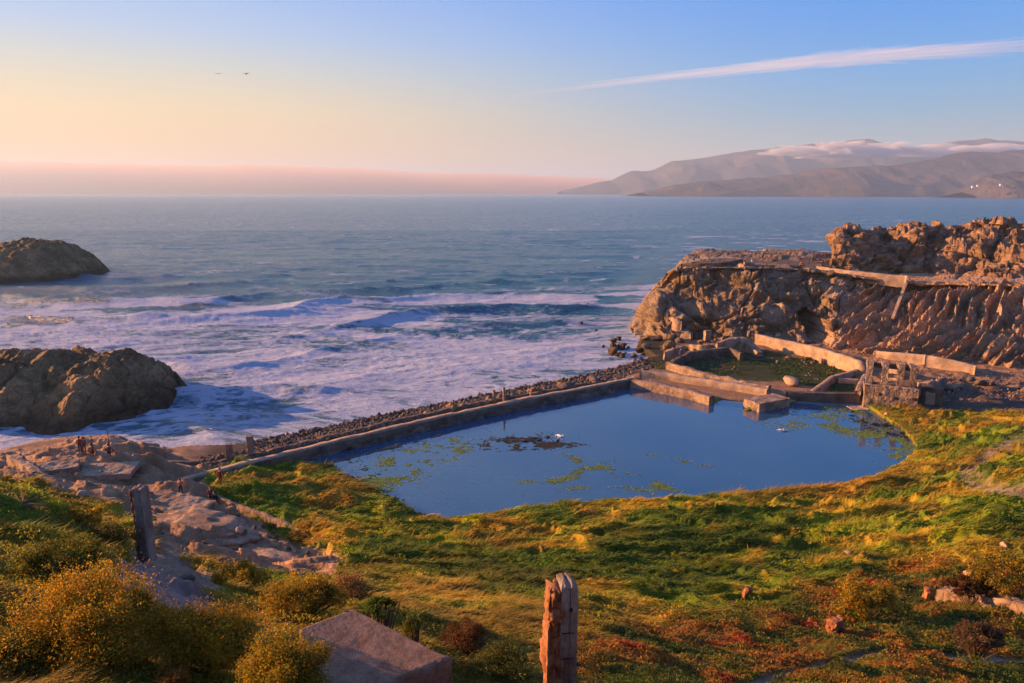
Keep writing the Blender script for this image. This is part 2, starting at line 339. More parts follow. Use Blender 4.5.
def detail(x, y, h, m):
    veg = (1 - m['dirt'])*(1 - m['trk'])*(1 - m['shadesand'])*(1 - m['ndirt'])*(1 - m['swamp'])*(1 - m['path'])
    far = ss(18, 45, y)
    # wind-combed tussocks: long ridges leaning to the right, in rows down the slope
    wx = x + 2.2*fbm2(x*.12, y*.12, 3, 3); wy = y + 2.0*fbm2(x*.10+5, y*.10, 3, 4)
    t1 = 1 - np.abs(noise2(wx*.20 + wy*.10, wy*.42, 5))*2; t2 = 1 - np.abs(noise2(wx*.45, wy*.95, 6))*2
    t3 = fbm2(wx*1.1, wy*1.9, 3, 7)
    tus = (.50*np.maximum(t1, 0)**1.5 + .32*np.maximum(t2, 0)**1.5 + .22*t3)
    bump_near = .30*fbm2(x*.5, y*.5, 4, 8) + .12*np.maximum(noise2(x*1.3, y*1.3, 9), 0)
    d = veg*(tus*(.30 + 1.05*far)*(1 - .5*m['ice']) + bump_near*(1 - far*.5) + m['ice']*.35*np.maximum(fbm2(x*.35, y*.35, 3, 60), -.2))
    # rock/dirt ledges
    strat = fbm2(x*.16 + y*.05, y*.38, 4, 11)
    step = np.floor(strat*5 + .5)/5 + .5*(strat - np.floor(strat*5 + .5)/5)
    dm_ = m['dirt'] > 0; fv_ = np.zeros(x.shape); fv_[dm_] = worley3(x[dm_]*.30 + .8*strat[dm_], y[dm_]*.55, 0., 170)[2]
    d = d + m['dirt']*(.13*fv_ + step*2.0 + .35*fbm2(x*.6, y*.9, 4, 12)) + m['trk']*(.35*fbm2(x*1.1, y*1.1, 4, 13) + .1*noise2(x*4, y*4, 14))
    d = d + (m['ndirt'] + m['shadesand']*.2)*(.45*fbm2(x*.5, y*.5, 4, 15)) + m['swamp']*.12*fbm2(x*.5, y*.5, 3, 16) - .1*m['path']
    edge = ss(0, 3, poly_sdf(x, y, POOL))
    return d*edge + (1-edge)*d*.15
def height(x, y, full=False):
    h0 = base_h(x, y); m, u, v = masks(x, y, h0)
    h = h0 + detail(x, y, h0, m)
    h = h - .9*ss(1.6, .3, line_dist(x, y, TRENCH))
    sp = poly_sdf(x, y, POOL) + .5*fbm2(x*.5, y*.5, 3, 21)*ss(0, 1, 90 - y)
    h = np.where(sp < 0, np.minimum(h, POOLZ - .04 + np.maximum(sp, -2)*.35), np.maximum(h, POOLZ + .03 + np.minimum(sp, 1)*.25))
    h = np.where(line_dist(x, y, WALLINE) < 3.4 + .3*noise2(x*.8, y*.8, 23), np.minimum(h, POOLZ - .25), h)
    sp2 = poly_sdf(x, y, SEA)
    h = np.where(sp2 < 0, np.minimum(h, .3 + np.maximum(sp2, -4)*.9), np.where((sp2 < 4) & (h < 1.), .3 + (h-.3)*sp2/4, h))
    inb = m['shore']*ss(8.5, 7, sp2); h = h*(1-inb) + np.minimum(h, 1.3)*inb
    # the bay behind the pool: keep land above water
    if full: return h, h0, m, u, v
    return h
def veg_color(x, y, m, n=None):
    """plant colour by patch: green herb, gold dry grass, rust"""
    a = fbm2(x*.10 + 3, y*.13, 4, 31)*1.5; b = fbm2(x*.22, y*.30, 4, 32)*1.5; c = fbm2(x*.9, y*1.5, 3, 33)
    green = np.array([.14, .21, .016]); dkgreen = np.array([.055, .09, .014]); gold = np.array([.48, .32, .03]); rust = np.array([.34, .17, .03]); lime = np.array([.30, .34, .02])
    g = ss(-.20, .60, b + .5*c)[..., None]; col = green*(1-g) + gold*g
    k = ss(.12, .5, fbm2(x*.3+50, y*.35, 3, 35))[..., None]; col = col*(1-k) + lime*k
    k = ss(.05, .5, a + .25*c)[..., None]*.8; col = col*(1-k*.75) + rust*k*.75
    k = ss(-.1, -.6, a + .4*b)[..., None]*.7; col = col*(1-k) + dkgreen*k
    # slope in front of the big slab and left hillside: browner
    k = (ss(48, 30, y)*ss(14, 2, x))[..., None]*.38; brown = np.array([.24, .15, .035]); col = col*(1-k) + (brown*(.7 + .6*g))*k
    ic = m['ice'][..., None]; r = fbm2(x*.55, y*.55, 3, 36)[..., None]*1.6
    icol = np.where(r > .9, np.array([.24, .055, .022]), np.where(r > .12, np.array([.22, .12, .025]), np.where(r > -.25, np.array([.15, .14, .02]), np.array([.065, .085, .02]))))
    col = col*(1-ic) + icol*ic
    return col
ncx, nry = 1150, 1050
rat = np.concatenate([np.linspace(-2.2, -.86, 40)[:-1], np.linspace(-.86, .86, ncx), np.linspace(.86, 2.2, 40)[1:]])
Yr = np.concatenate([np.linspace(2.0, 6, 20)[:-1], 6*np.exp(np.linspace(0, math.log(150/6), nry))])
YY, RR = np.meshgrid(Yr, rat, indexing='ij'); XX = RR*(YY + 2)
H, H0, MK, UU, VV = height(XX, YY, True)
veg = (1 - MK['dirt'])*(1 - MK['trk'])*(1 - MK['shadesand'])*(1 - MK['ndirt'])*(1 - MK['swamp'])*(1 - MK['path'])
vc = veg_color(XX, YY, MK)*.75
def lay(c, m, col): return c*(1 - m[..., None]) + np.array(col)*m[..., None]
dn = fbm2(XX*.5, YY*.9, 4, 51)[..., None]
c = vc
c = lay(c, MK['dirt'], (0, 0, 0)) + (np.array([.34, .195, .115]) + dn*np.array([.16, .10, .065]))*MK['dirt'][..., None]
c = lay(c, MK['ndirt'], (.27, .155, .095)); c = lay(c, MK['shore'], (.09, .065, .05)); c = lay(c, MK['swamp'], (.045, .052, .024)); c = lay(c, MK['shadesand'], (.10, .072, .058))  # last layer paints the shadow on the right-hand flat
c = lay(c, MK['trk'], (.30, .20, .17)); c = lay(c, MK['path'], (.26, .18, .13))
c = lay(c, ss(POOLZ + .12, POOLZ, H)*ss(150, 140, YY)*(MK['dirt'] < .5), (.05, .045, .03))
c = lay(c, ss(1.0, .4, H), (.045, .038, .032))
V = np.stack([XX, YY, H], -1).reshape(-1, 3)
me = mesh_np('ground', V, [grid_faces(*XX.shape)], cols={'Col': np.clip(c, .01, .8).reshape(-1, 3)})
tag(link('ground', me, M_TERR), kind='structure')

def gh(x, y):
    return float(height(np.array([x], float), np.array([y], float))[0])
def on_ground(u, v):
    """march the ray of a photograph point down to the ground"""
    d = ray(u, v); ts = np.geomspace(5, 200, 900)
    X = d[0]*ts; Y = d[1]*ts; Z = CAMZ + d[2]*ts
    g = height(X, Y); k = np.argmax(Z < g)
    return Vector((X[k], Y[k], g[k]))

# ================================================================ sea
ang = np.concatenate([np.linspace(R(32), R(4.5), 620), np.linspace(R(4.5), R(.07), 300)[1:]])
Ys = CAMZ/np.tan(ang)
rat = np.concatenate([np.linspace(-7, -.85, 60)[:-1], np.linspace(-.85, .85, 900), np.linspace(.85, 5, 50)[1:]])
YY, RR = np.meshgrid(Ys, rat, indexing='ij'); XX = RR*YY
wz = np.zeros_like(XX)
def wave(lx, ang_, amp, seed, warp):
    d = XX*math.sin(ang_) + YY*math.cos(ang_) + warp*fbm2(XX*.012, YY*.012, 3, seed)
    return amp*(1 - np.abs(np.sin(math.pi*d/lx)))**2.2*(.4 + .9*ss(-.4, .5, fbm2(XX*.01 + seed, YY*.02, 3, seed+9)))
fade = lambda a: ss(a*60, a*20, YY)
w1 = wave(30, R(-12), 1.7, 70, 40)*fade(7); w2 = wave(13, R(10), .5, 72, 14)*fade(7); w3 = wave(6, R(-25), .2, 74, 7)*fade(6)
ch = .8*fbm2(XX*.035, YY*.09, 4, 78, .6)*fade(25) + .22*fbm2(XX*.18, YY*.32, 3, 76)*fade(10) + .08*fbm2(XX*.8, YY*1.4, 2, 77)*fade(5)
wz = (w1 + w2 + w3) + ch - .7
shore = poly_sdf(XX, YY, SEA)
wz = wz*ss(0, -22, shore) - .1
# foam amount: dense near shore, bands further out, scattered whitecaps beyond
wx = XX + 14*fbm2(XX*.02, YY*.03, 3, 80); wy = YY + 9*fbm2(XX*.02 + 7, YY*.03, 3, 81)
fb = fbm2(wx*.03, wy*.11, 5, 82, .6)*1.6; lace = 1 - np.abs(fbm2(wx*.16, wy*.42, 4, 83, .62))*3.2
lace2 = 1 - np.abs(fbm2(wx*.5, wy*1.1, 3, 88, .6))*3.0
near = ss(330, 105, YY - .12*XX); band = np.exp(-((YY - 215 - .25*XX - 10*fbm2(XX*.01, YY*0, 3, 84))/26)**2)*ss(-.5, .2, fb)
foam = near*(.76 + .55*fb) + .55*band + .50*np.clip(lace, 0, 1)*near + .22*np.clip(lace2, 0, 1)*near*ss(250, 90, YY) - .20
cap = ss(.34, .56, fbm2(wx*.045, wy*.22, 4, 85, .6)*1.3 + .22*fbm2(XX*.01, YY*.01, 2, 86))*ss(1600, 300, YY)
foam = np.clip(np.maximum(foam, cap*.62) + ss(-5, 0, shore)*.25, 0, 1)
teal = ss(-.2, .6, fbm2(XX*.006, YY*.02, 3, 87))
fc = np.stack([foam, teal, ss(100, 900, YY)], -1)
V = np.stack([XX, YY, wz], -1).reshape(-1, 3)
me = mesh_np('sea', V, [grid_faces(*XX.shape)], cols={'Foam': fc.reshape(-1, 3)})
m, t = newmat('sea_water'); N = t.nodes.new; L = t.links.new
out = N('ShaderNodeOutputMaterial'); b = N('ShaderNodeBsdfPrincipled'); L(b.outputs[0], out.inputs[0])
at = N('ShaderNodeAttribute'); at.attribute_name = 'Foam'; sp = N('ShaderNodeSeparateColor'); L(at.outputs['Color'], sp.inputs[0])
g = N('ShaderNodeNewGeometry'); mp = N('ShaderNodeMapping'); mp.inputs['Scale'].default_value = (.35, 1, 1); L(g.outputs['Position'], mp.inputs[0])
n1 = N('ShaderNodeTexNoise'); n1.inputs['Scale'].default_value = 1.1; n1.inputs['Detail'].default_value = 8; n1.inputs['Roughness'].default_value = .78; L(mp.outputs[0], n1.inputs[0])
n3 = N('ShaderNodeTexNoise'); n3.inputs['Scale'].default_value = .06; n3.inputs['Detail'].default_value = 8; n3.inputs['Roughness'].default_value = .75; L(mp.outputs[0], n3.inputs[0])
ad = N('ShaderNodeMath'); ad.operation = 'MULTIPLY_ADD'; ad.inputs[1].default_value = 1.0; L(n1.outputs[0], ad.inputs[0])
sb = N('ShaderNodeMath'); sb.operation = 'SUBTRACT'; sb.inputs[1].default_value = .52; L(sp.outputs[0], sb.inputs[0]); L(sb.outputs[0], ad.inputs[2])
fr = N('ShaderNodeMapRange'); fr.interpolation_type = 'SMOOTHSTEP'; fr.inputs['From Min'].default_value = .30; fr.inputs['From Max'].default_value = .80; L(ad.outputs[0], fr.inputs['Value'])
mxw = N('ShaderNodeMix'); mxw.data_type = 'RGBA'; mxw.inputs['A'].default_value = (.010, .10, .175, 1); mxw.inputs['B'].default_value = (.018, .125, .18, 1); L(sp.outputs[1], mxw.inputs['Factor'])
mxf = N('ShaderNodeMix'); mxf.data_type = 'RGBA'; mxf.inputs['B'].default_value = (.42, .46, .60, 1); L(mxw.outputs['Result'], mxf.inputs['A']); L(fr.outputs[0], mxf.inputs['Factor'])
L(mxf.outputs['Result'], b.inputs['Base Color'])
rr = N('ShaderNodeMapRange'); rr.inputs['To Min'].default_value = .22; rr.inputs['To Max'].default_value = .8; L(fr.outputs[0], rr.inputs['Value']); L(rr.outputs[0], b.inputs['Roughness'])
b.inputs['IOR'].default_value = 1.333
bp = N('ShaderNodeBump'); bp.inputs['Strength'].default_value = .8; bp.inputs['Distance'].default_value = .5; L(n1.outputs[0], bp.inputs['Height'])
bp2 = N('ShaderNodeBump'); bp2.inputs['Strength'].default_value = .9; bp2.inputs['Distance'].default_value = 4.; L(n3.outputs[0], bp2.inputs['Height']); L(bp.outputs[0], bp2.inputs['Normal']); L(bp2.outputs[0], b.inputs['Normal'])
tag(link('sea', me, m), kind='structure')

# ================================================================ pool water
V = [(x, y, POOLZ) for x, y in W([(320,462),(634,382),(650,376),(660,372),(860,385),(925,430),(925,470),(800,500),(450,530),(330,490)], POOLZ)]
gx = np.linspace(-32, 75, 120); gy = np.linspace(55, 118, 90); GX, GY = np.meshgrid(gx, gy)
sd = poly_sdf(GX, GY, POOL)
keep = (sd < 3.3)[:-1, :-1]
V = np.stack([GX, GY, np.full_like(GX, POOLZ)], -1).reshape(-1, 3)
me = mesh_np('pool_water', V, [grid_faces(*GX.shape, keep=keep)])
m, t = newmat('pool_water'); N = t.nodes.new; L = t.links.new
out = N('ShaderNodeOutputMaterial'); b = N('ShaderNodeBsdfPrincipled'); L(b.outputs[0], out.inputs[0])
b.inputs['Roughness'].default_value = .03; b.inputs['IOR'].default_value = 2.0
g = N('ShaderNodeNewGeometry'); n1 = N('ShaderNodeTexNoise'); n1.inputs['Scale'].default_value = 1.4; n1.inputs['Detail'].default_value = 4; L(g.outputs['Position'], n1.inputs[0])
n2 = N('ShaderNodeTexNoise'); n2.inputs['Scale'].default_value = .09; n2.inputs['Detail'].default_value = 5; L(g.outputs['Position'], n2.inputs[0])
rp = N('ShaderNodeValToRGB'); rp.color_ramp.elements[0].position = .35; rp.color_ramp.elements[0].color = (.016, .065, .14, 1); rp.color_ramp.elements[1].position = .68; rp.color_ramp.elements[1].color = (.035, .09, .15, 1)
L(n2.outputs[0], rp.inputs[0]); L(rp.outputs[0], b.inputs['Base Color'])
bp = N('ShaderNodeBump'); bp.inputs['Strength'].default_value = .16; bp.inputs['Distance'].default_value = .08; L(n1.outputs[0], bp.inputs['Height']); L(bp.outputs[0], b.inputs['Normal'])
tag(link('pool_water', me, m), kind='structure')

# ================================================================ sweeps and lofts
def catmull(a, n):
    a = np.asarray(a, float); k = len(a); t = np.linspace(0, k-1, n); i = np.clip(t.astype(int), 0, k-2); f = (t - i)[:, None]
    f = f.reshape((-1,) + (1,)*(a.ndim-1))
    p0 = a[np.maximum(i-1, 0)]; p1 = a[i]; p2 = a[i+1]; p3 = a[np.minimum(i+2, k-1)]
    return .5*(2*p1 + (p2-p0)*f + (2*p0 - 5*p1 + 4*p2 - p3)*f**2 + (3*p1 - p0 - 3*p2 + p3)*f**3)
def normals(G):
    du = np.gradient(G, axis=0); dv = np.gradient(G, axis=1); nn = np.cross(dv, du)
    return nn/(np.linalg.norm(nn, axis=-1, keepdims=True) + 1e-9)
def loft(stations, ns, nt_, disp):
    A = np.array([[tuple(p) for p in s] for s in stations])         # S x K x 3
    G = catmull(A, ns); G = np.swapaxes(catmull(np.swapaxes(G, 0, 1), nt_), 0, 1)
    Nn = normals(G)
    s = np.linspace(0, len(stations)-1, ns)[:, None]*np.ones((1, nt_)); t = np.linspace(0, A.shape[1]-1, nt_)[None]*np.ones((ns, 1))
    return disp(G, Nn, s, t)
# ================================================================ headland
def X(u, Y, z): return Vector(((u-CU)/F*(Y*CP + (CAMZ-z)*SP), Y, z))   # point at distance Y and height z in column u
def cliff_disp(G, Nn, s, t, amp=1.6, gully=None, cave=None, lock=None):
    if Nn[..., 1].mean() > 0: Nn = -Nn
    x, y, z = G[..., 0], G[..., 1], G[..., 2]
    d = amp*(ridged3(x*.11, y*.11, z*.16, 4, 101) - .45) + .45*amp*fbm3(x*.45, y*.45, z*.7, 4, 105) + .14*amp*(ridged3(x*1.1, y*1.1, z*1.6, 3, 109) - .4)
    f1, f2, cv = worley3(x*.22 + .3*noise3(x*.3, y*.3, z*.3, 5), y*.22, z*.30, 130); g1, g2, gv = worley3(x*.62, y*.62, z*.8, 140)
    e1, e2, ev = worley3(x*.085 + .25*noise3(x*.1, y*.1, z*.15, 8), y*.085, z*.11, 160); d = d + amp*(.55*ev + .6*(ss(0, .07, e2-e1) - 1))
    d = d + amp*(.38*cv + .14*(ss(0, .09, f2-f1) - 1)) + amp*(.16*gv + .06*(ss(0, .08, g2-g1) - 1)) + .30*np.sin(z*1.9 + x*.25 + 2*fbm3(x*.1, y*.1, z*.1, 2, 9))
    face = ss(.2, 1.0, t)*(1 - ss(lock[0], lock[1], t)*.9 if lock else 1)
    d = d*(.15 + .85*face)*(.3 + .7*ss(0, 2.5, s))
    if gully:
        s0, s1, sk = gully; gm = ss(s0, s1, s)*ss(.3, 1.2, t)*ss(3.2, 2.6, t)
        ph = (s - .75*t)*sk + 1.3*fbm3(x*.09, y*.09, z*.09, 4, 120) + .25*np.maximum(t-1.8, 0)*noise3(s*3, t*0, 0, 121)
        d = d*(1 - gm*.4) + gm*(2.1*(1 - np.abs(np.sin(ph*math.pi)))**1.2*(.5 + .9*ss(-.4, .4, noise3(s*1.3, t*.6, 0, 124))) + .9*(1 - np.abs(np.sin(ph*2.3*math.pi + 1))) + .4*(1 - np.abs(np.sin(ph*5.7*math.pi + 2))) - 1.4 + .55*fbm3(x*.7, y*.7, z*.7, 4, 122))
    G = G + Nn*d[..., None]
    if cave:
        for c, rx, rz, dep in cave:
            q = np.clip(1 - ((G[..., 0]-c[0])/rx)**2 - ((G[..., 2]-c[2])/rz)**2, 0, 1)
            G[..., 1] += dep*ss(0, .14, q)
    return G
Tz = 15.5
st = []
#      u positions for base, foot, mid, upper, rim, back ; Y ; z
def S(u1, v1, Y1, um, Ym, zm, ur, Yr_, zr, ub=None, Yb=205, zb=None):
    zb = zr if zb is None else zb
    p1 = P(u1, v1, Y=Y1); pm = X(um, Ym, zm); pr = X(ur, Yr_, zr)
    return [Vector((p1.x, p1.y-1.5, -2.5)), p1, pm, pr, Vector((pr.x+.3, pr.y+3.5, zr+.05)), Vector((X(ub if ub else ur, Yb, zb)))]
st.append([Vector((x+6, y, z)) for x, y, z in [(28,190,-2.5),(28,188,0),(30,187,3),(33,186,5),(35,188,6),(40,205,6)]])
st.append(S(633,331,163, 648,165,6, 656,169,8.6, 672,200,9))
st.append(S(642,338,156, 656,158,7, 665,163,11.3, 680,200,12))
st.append(S(656,345,145, 662,149,7, 674,156,14.3, 690,200,14.6))
st.append(S(690,348,142, 690,147,7, 697,155,15.2, 700,205,Tz))
st.append(S(706,349,141, 708,145,8, 716,153.5,15.4, 720,205,Tz))
st.append(S(738,344,139, 740,143,8, 746,152,Tz, 746,205,Tz))
st.append(S(765,340,138, 764,145,9, 768,152,Tz, 770,205,Tz))
st.append(S(800,338,136, 800,144,9, 806,151,15.3, 806,205,Tz))
st.append(S(826,340,134, 826,142,9, 836,149,14.8, 838,205,14.8))
st.append(S(846,344,131, 852,139,8.5, 872,147,14.0, 872,205,14))
st.append(S(872,350,127, 884,136,8, 904,146,13.4, 906,205,13.4))
st.append(S(905,355,122, 918,131,8, 935,143,13.5, 940,205,13.5))
st.append(S(945,358,119, 960,127,8, 972,139.5,13.8, 975,205,13.8))
st.append(S(985,360,116.5, 1000,124,8, 1010,136.5,14.1, 1015,205,14.1))
st.append(S(1040,363,113.5, 1045,120,8.5, 1055,133,14.3, 1060,205,14.3))
st.append(S(1110,367,110, 1115,117,8.5, 1120,130,14.4, 1125,205,14.4))
st.append(S(1300,370,104, 1300,112,8.5, 1300,124,14.5, 1300,205,14.5))
cave_c = P(812, 326, Y=138)
st_n = len(st)
G = loft(st, 760, 190, lambda G, Nn, s, t: cliff_disp(G, Nn, s, t, 2.0, gully=(9.3, 10.8, 2.6), cave=[(cave_c, 2.2, 2.6, 11), (P(641, 325, Y=158), 2.0, 3.4, 4), (P(700, 338, Y=146), 1.6, 2.0, 3)], lock=(2.8, 3.2)))
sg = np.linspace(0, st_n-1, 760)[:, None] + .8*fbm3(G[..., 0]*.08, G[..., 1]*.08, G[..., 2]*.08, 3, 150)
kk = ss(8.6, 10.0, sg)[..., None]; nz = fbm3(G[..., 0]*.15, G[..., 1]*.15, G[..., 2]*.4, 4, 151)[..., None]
hc = (np.array([.25, .17, .115]) + nz*.13)*(1-kk) + (np.array([.42, .25, .15]) + nz*np.array([.18, .10, .07]))*kk  # rock colour carries shade on the point and sunlight on the gullied slope
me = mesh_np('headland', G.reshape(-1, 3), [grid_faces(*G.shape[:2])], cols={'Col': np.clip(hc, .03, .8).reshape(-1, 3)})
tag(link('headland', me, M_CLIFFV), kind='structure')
# upper crag on the terrace
st = []
def S2(u, v0, Y0, vt, Yt):
    p0 = P(u, v0, Y=Y0); pt = P(u+3, vt, Y=Yt)
    pm = p0.lerp(pt, .55) + Vector((0, -1.2, .8))
    return [Vector((p0.x, p0.y-.5, p0.z-2)), p0, pm, pt, Vector((pt.x*(pt.y+6)/pt.y+.3, pt.y+6, pt.z-.3)), Vector((pt.x*212/pt.y + 3, 212, p0.z-1))]
for a in [(829,262,170,258,180),(828,265,163,247,172),(831,266,160,235,170),(848,268,159,231,170),(866,271,160,230,171),(886,273,161.5,230,172),(905,275,162,230,172),
          (925,276,161,230,172),(944,277,157,229,171),(957,279,155,228,170),(972,279,152,227,168),(990,280,149,227,165),(1010,281,146,228,163),(1030,282,143,228,160),(1070,283,140,227,157),(1200,284,136,226,153),(1400,284,130,226,150)]:
    st.append(S2(*a))
G = loft(st, 560, 130, lambda G, Nn, s, t: cliff_disp(G, Nn, s, t, 2.0))
me = mesh_np('crag', G.reshape(-1, 3), [grid_faces(*G.shape[:2])])
tag(link('crag', me, M_CLIFF), kind='structure')

# ================================================================ sea stacks and boulders
def rock_mesh(name, rx, ry, rz, seed, sub=5, amp=.25, freq=.9, flat=0, mat=M_BOULD):
    bm = bmesh.new(); bmesh.ops.create_icosphere(bm, subdivisions=sub, radius=1)
    me = bm_mesh(name, bm, True); n = len(me.vertices); co = np.empty(n*3, np.float32); me.vertices.foreach_get('co', co); co = co.reshape(-1, 3).astype(float)
    x, y, z = co.T
    r = 1 + amp*2*(ridged3(x*freq+seed, y*freq, z*freq*1.3, 4, seed) - .45) + amp*.9*fbm3(x*freq*3, y*freq*3+seed, z*freq*3, 4, seed+5) + amp*.35*(ridged3(x*8, y*8, z*10, 3, seed+8)-.4)*(sub > 4)
    if flat:                                  # angular facets
        for k in range(9):
            rg = np.random.default_rng(seed*13+k); nn = rg.normal(size=3); nn /= np.linalg.norm(nn); lim = rg.uniform(.55, .85)
            q = co @ nn; r = np.where(q*r > lim, r*(lim/np.maximum(q*r, 1e-6)*.9 + .1), r)
    co = co*r[:, None]*np.array([rx, ry, rz]); me.vertices.foreach_set('co', co.astype(np.float32).ravel()); me.update(); me.materials.append(mat); return me
def sea_stack(label, prof, Yc, depth, seed):
    """rock in the surf: height field under a lumpy crest line given as (u, v) points"""
    A = np.array([tuple(P(u, v, Y=Yc)) for u, v in prof])
    ns_, nd = 420, 260
    xs = np.linspace(A[0, 0], A[-1, 0], ns_); hz = np.interp(xs, A[:, 0], A[:, 2])
    ds = np.linspace(-1, 1, nd); XX = xs[None]*np.ones((nd, 1)); D = ds[:, None]*np.ones((1, ns_))
    half = depth*(np.clip(hz, .01, None)/hz.max())**.6
    YY = Yc + D*half[None] + 2.5*fbm2(XX*.06, D*1.2, 3, seed)
    hh = hz[None]*(1 - np.abs(D)**2.3)
    rg = ridged3(XX*.11, YY*.11, hh*.14, 4, seed+3) - .55; f1_, f2_, cv_ = worley3(XX*.22, YY*.22, hh*.3, seed+20); ff = fbm3(XX*.4, YY*.4, hh*.5, 4, seed+4)
    env = ss(0, .35, 1 - np.abs(D))*ss(0, 3, hz)[None]
    Z = hh + env*(1.3*rg + .8*ff + .7*(ss(0, .3, f2_-f1_) - .8) + .4*cv_ + .25*fbm2(XX*2, YY*2, 3, seed+6)) - 1.0
    V = np.stack([XX, YY, Z], -1).reshape(-1, 3)
    me = mesh_np('sea_stack', V, [grid_faces(nd, ns_)])
    return tag(link('sea_stack', me, M_SEAROCK), label, 'sea rock')
sea_stack('large brown rock in the surf nearest the ruins, long sloping right shoulder', [(-190,425),(-120,385),(-60,362),(-10,352),(20,349),(50,350),(75,356),(95,352),(112,351),(126,357),(140,367),(152,377),(166,388),(172,400),(176,411)], 106, 17, 201)
sea_stack('smaller dark rock farther out at sea, behind the large surf rock', [(-120,275),(-70,255),(-30,247),(0,243),(18,238),(48,238),(60,243),(72,250),(82,257),(89,263),(94,268),(97,274)], 282, 30, 233)
BR = [rock_mesh('boulder', 1, rng.uniform(.7, 1), rng.uniform(.6, .9), 300+i, 3, .22, 1.1, flat=1) for i in range(8)]
BS = [rock_mesh('boulder', 1, rng.uniform(.7, 1), rng.uniform(.6, .9), 340+i, 3, .22, 1.1, flat=1, mat=M_SEAROCK) for i in range(6)]
BO = [rock_mesh('boulder', 1, rng.uniform(.7, 1), rng.uniform(.6, .9), 370+i, 3, .22, 1.1, flat=1, mat=M_CONCP) for i in range(4)]
def boulder(loc, r, meshes, label, group=None, sink=.25):
    o = bpy.data.objects.new('boulder', meshes[rng.integers(len(meshes))]); COL.objects.link(o)
    o.location = Vector(loc) + Vector((0, 0, r*(.6 - sink)))
    o.rotation_euler = (rng.uniform(-.5, .5), rng.uniform(-.5, .5), rng.uniform(0, 6.3)); s = r*rng.uniform(.85, 1.15); o.scale = (s, s*rng.uniform(.8, 1.1), s*rng.uniform(.75, 1))
    return tag(o, label, 'boulder', group)
def rubble(name, label, pts_, rad, mat, seed):
    bm = bmesh.new(); bmesh.ops.create_icosphere(bm, subdivisions=1, radius=1); bm.verts.ensure_lookup_table(); bv = np.array([v_.co[:] for v_ in bm.verts]); bf = np.array([[v_.index for v_ in f_.verts] for f_ in bm.faces]); bm.free()
    n = len(pts_); r = np.random.default_rng(seed); Vv = bv[None]*(r.uniform(.6, 1.25, (n, len(bv), 1)))*rad[:, None, None]*r.uniform(.7, 1.2, (n, 1, 3)) + np.asarray(pts_)[:, None]
    me = mesh_np(name, Vv.reshape(-1, 3), [(bf[None] + (np.arange(n)*len(bv))[:, None, None]).reshape(-1, 3)], smooth=False); return tag(link(name, me, mat), label, 'rubble', kind='stuff')
q_ = []
for i in range(3800):
    u = rng.uniform(200, 625); vi = np.interp(u, [190, 262, 330, 400, 470, 540, 600], [473, 457.5, 441, 424.5, 409, 395, 384]); vo = np.interp(u, [190, 262, 330, 400, 470, 540, 600], [463, 453, 436, 420, 405, 391, 380.5])
    p = P(u, rng.uniform(vo-2.5, vi-.3), z=2.0); q_.append((p.x, p.y, 1.95 + rng.uniform(0, .25)))
rubble('rubble', 'dark small rubble covering the embankment of the sea wall', q_, rng.uniform(.10, .38, len(q_)), M_BOULD, 5)
x_ = rng.uniform(-45, 25, 60000); y_ = rng.uniform(68, 135, 60000); s_ = poly_sdf(x_, y_, SEA); k_ = (s_ > -1.0) & (s_ < 5.5) & (rng.random(60000) < .75) & (x_/y_ > -.40); x_, y_ = x_[k_], y_[k_]
z_ = height(x_, y_); n_ = len(x_); k_ = rng.permutation(n_)[:7000]; rubble('rubble', 'wave-worn rocks and debris on the seaward edge of the embankment', np.column_stack([x_[k_], y_[k_], z_[k_]+.05]), rng.uniform(.08, .34, len(k_))*rng.uniform(.6, 1.3, len(k_)), M_BOULD, 7)
q_ = []
for i in range(2600):
    u = rng.uniform(800, 1060); v = 347 + rng.gamma(2, 5)
    if rng.random() < .25: u, v = rng.uniform(915, 1060), rng.uniform(372, 396)
    if rng.random() < .15: u, v = rng.uniform(640, 740), rng.uniform(344, 362)
    p = P(u, v, z=3.2); q_.append((p.x, p.y))
q_ = np.array(q_); zz_ = height(q_[:, 0], q_[:, 1]); rubble('rubble', 'small stones and scree strewn over the dirt below the cliffs', np.column_stack([q_, zz_]), rng.uniform(.06, .22, len(q_)), M_CLIFF, 6)
# wave-washed shore rocks below the point
for i in range(62):
    u = rng.uniform(606, 735); v = 351 + rng.normal()*6 + (u-665)*-.02 + (4 if u < 640 else 0)
    if u < 635 and not (334 < v < 356): continue
    p = P(u, v, z=.3); r = rng.choice([.5, .8, 1.2, 1.9], p=[.3, .35, .25, .1])*(.75 if u < 632 else 1)
    boulder((p.x, p.y, max(gh(p.x, p.y), -.1)), r, BR if rng.random() < .6 else BS, 'brown shore boulder piled at the foot of the headland point', 'boulders at the foot of the headland')
for u, v, r in [(613,342,1.0),(619,340,.8),(613,349,1.6),(622,349,1.1),(603,347,.5),(596,331,.5),(640,352,1.5),(581,324,.6)]:
    boulder(P(u, v, z=0), r, BS, 'dark wet rock standing in the surf off the headland point', 'wet rocks in the surf')
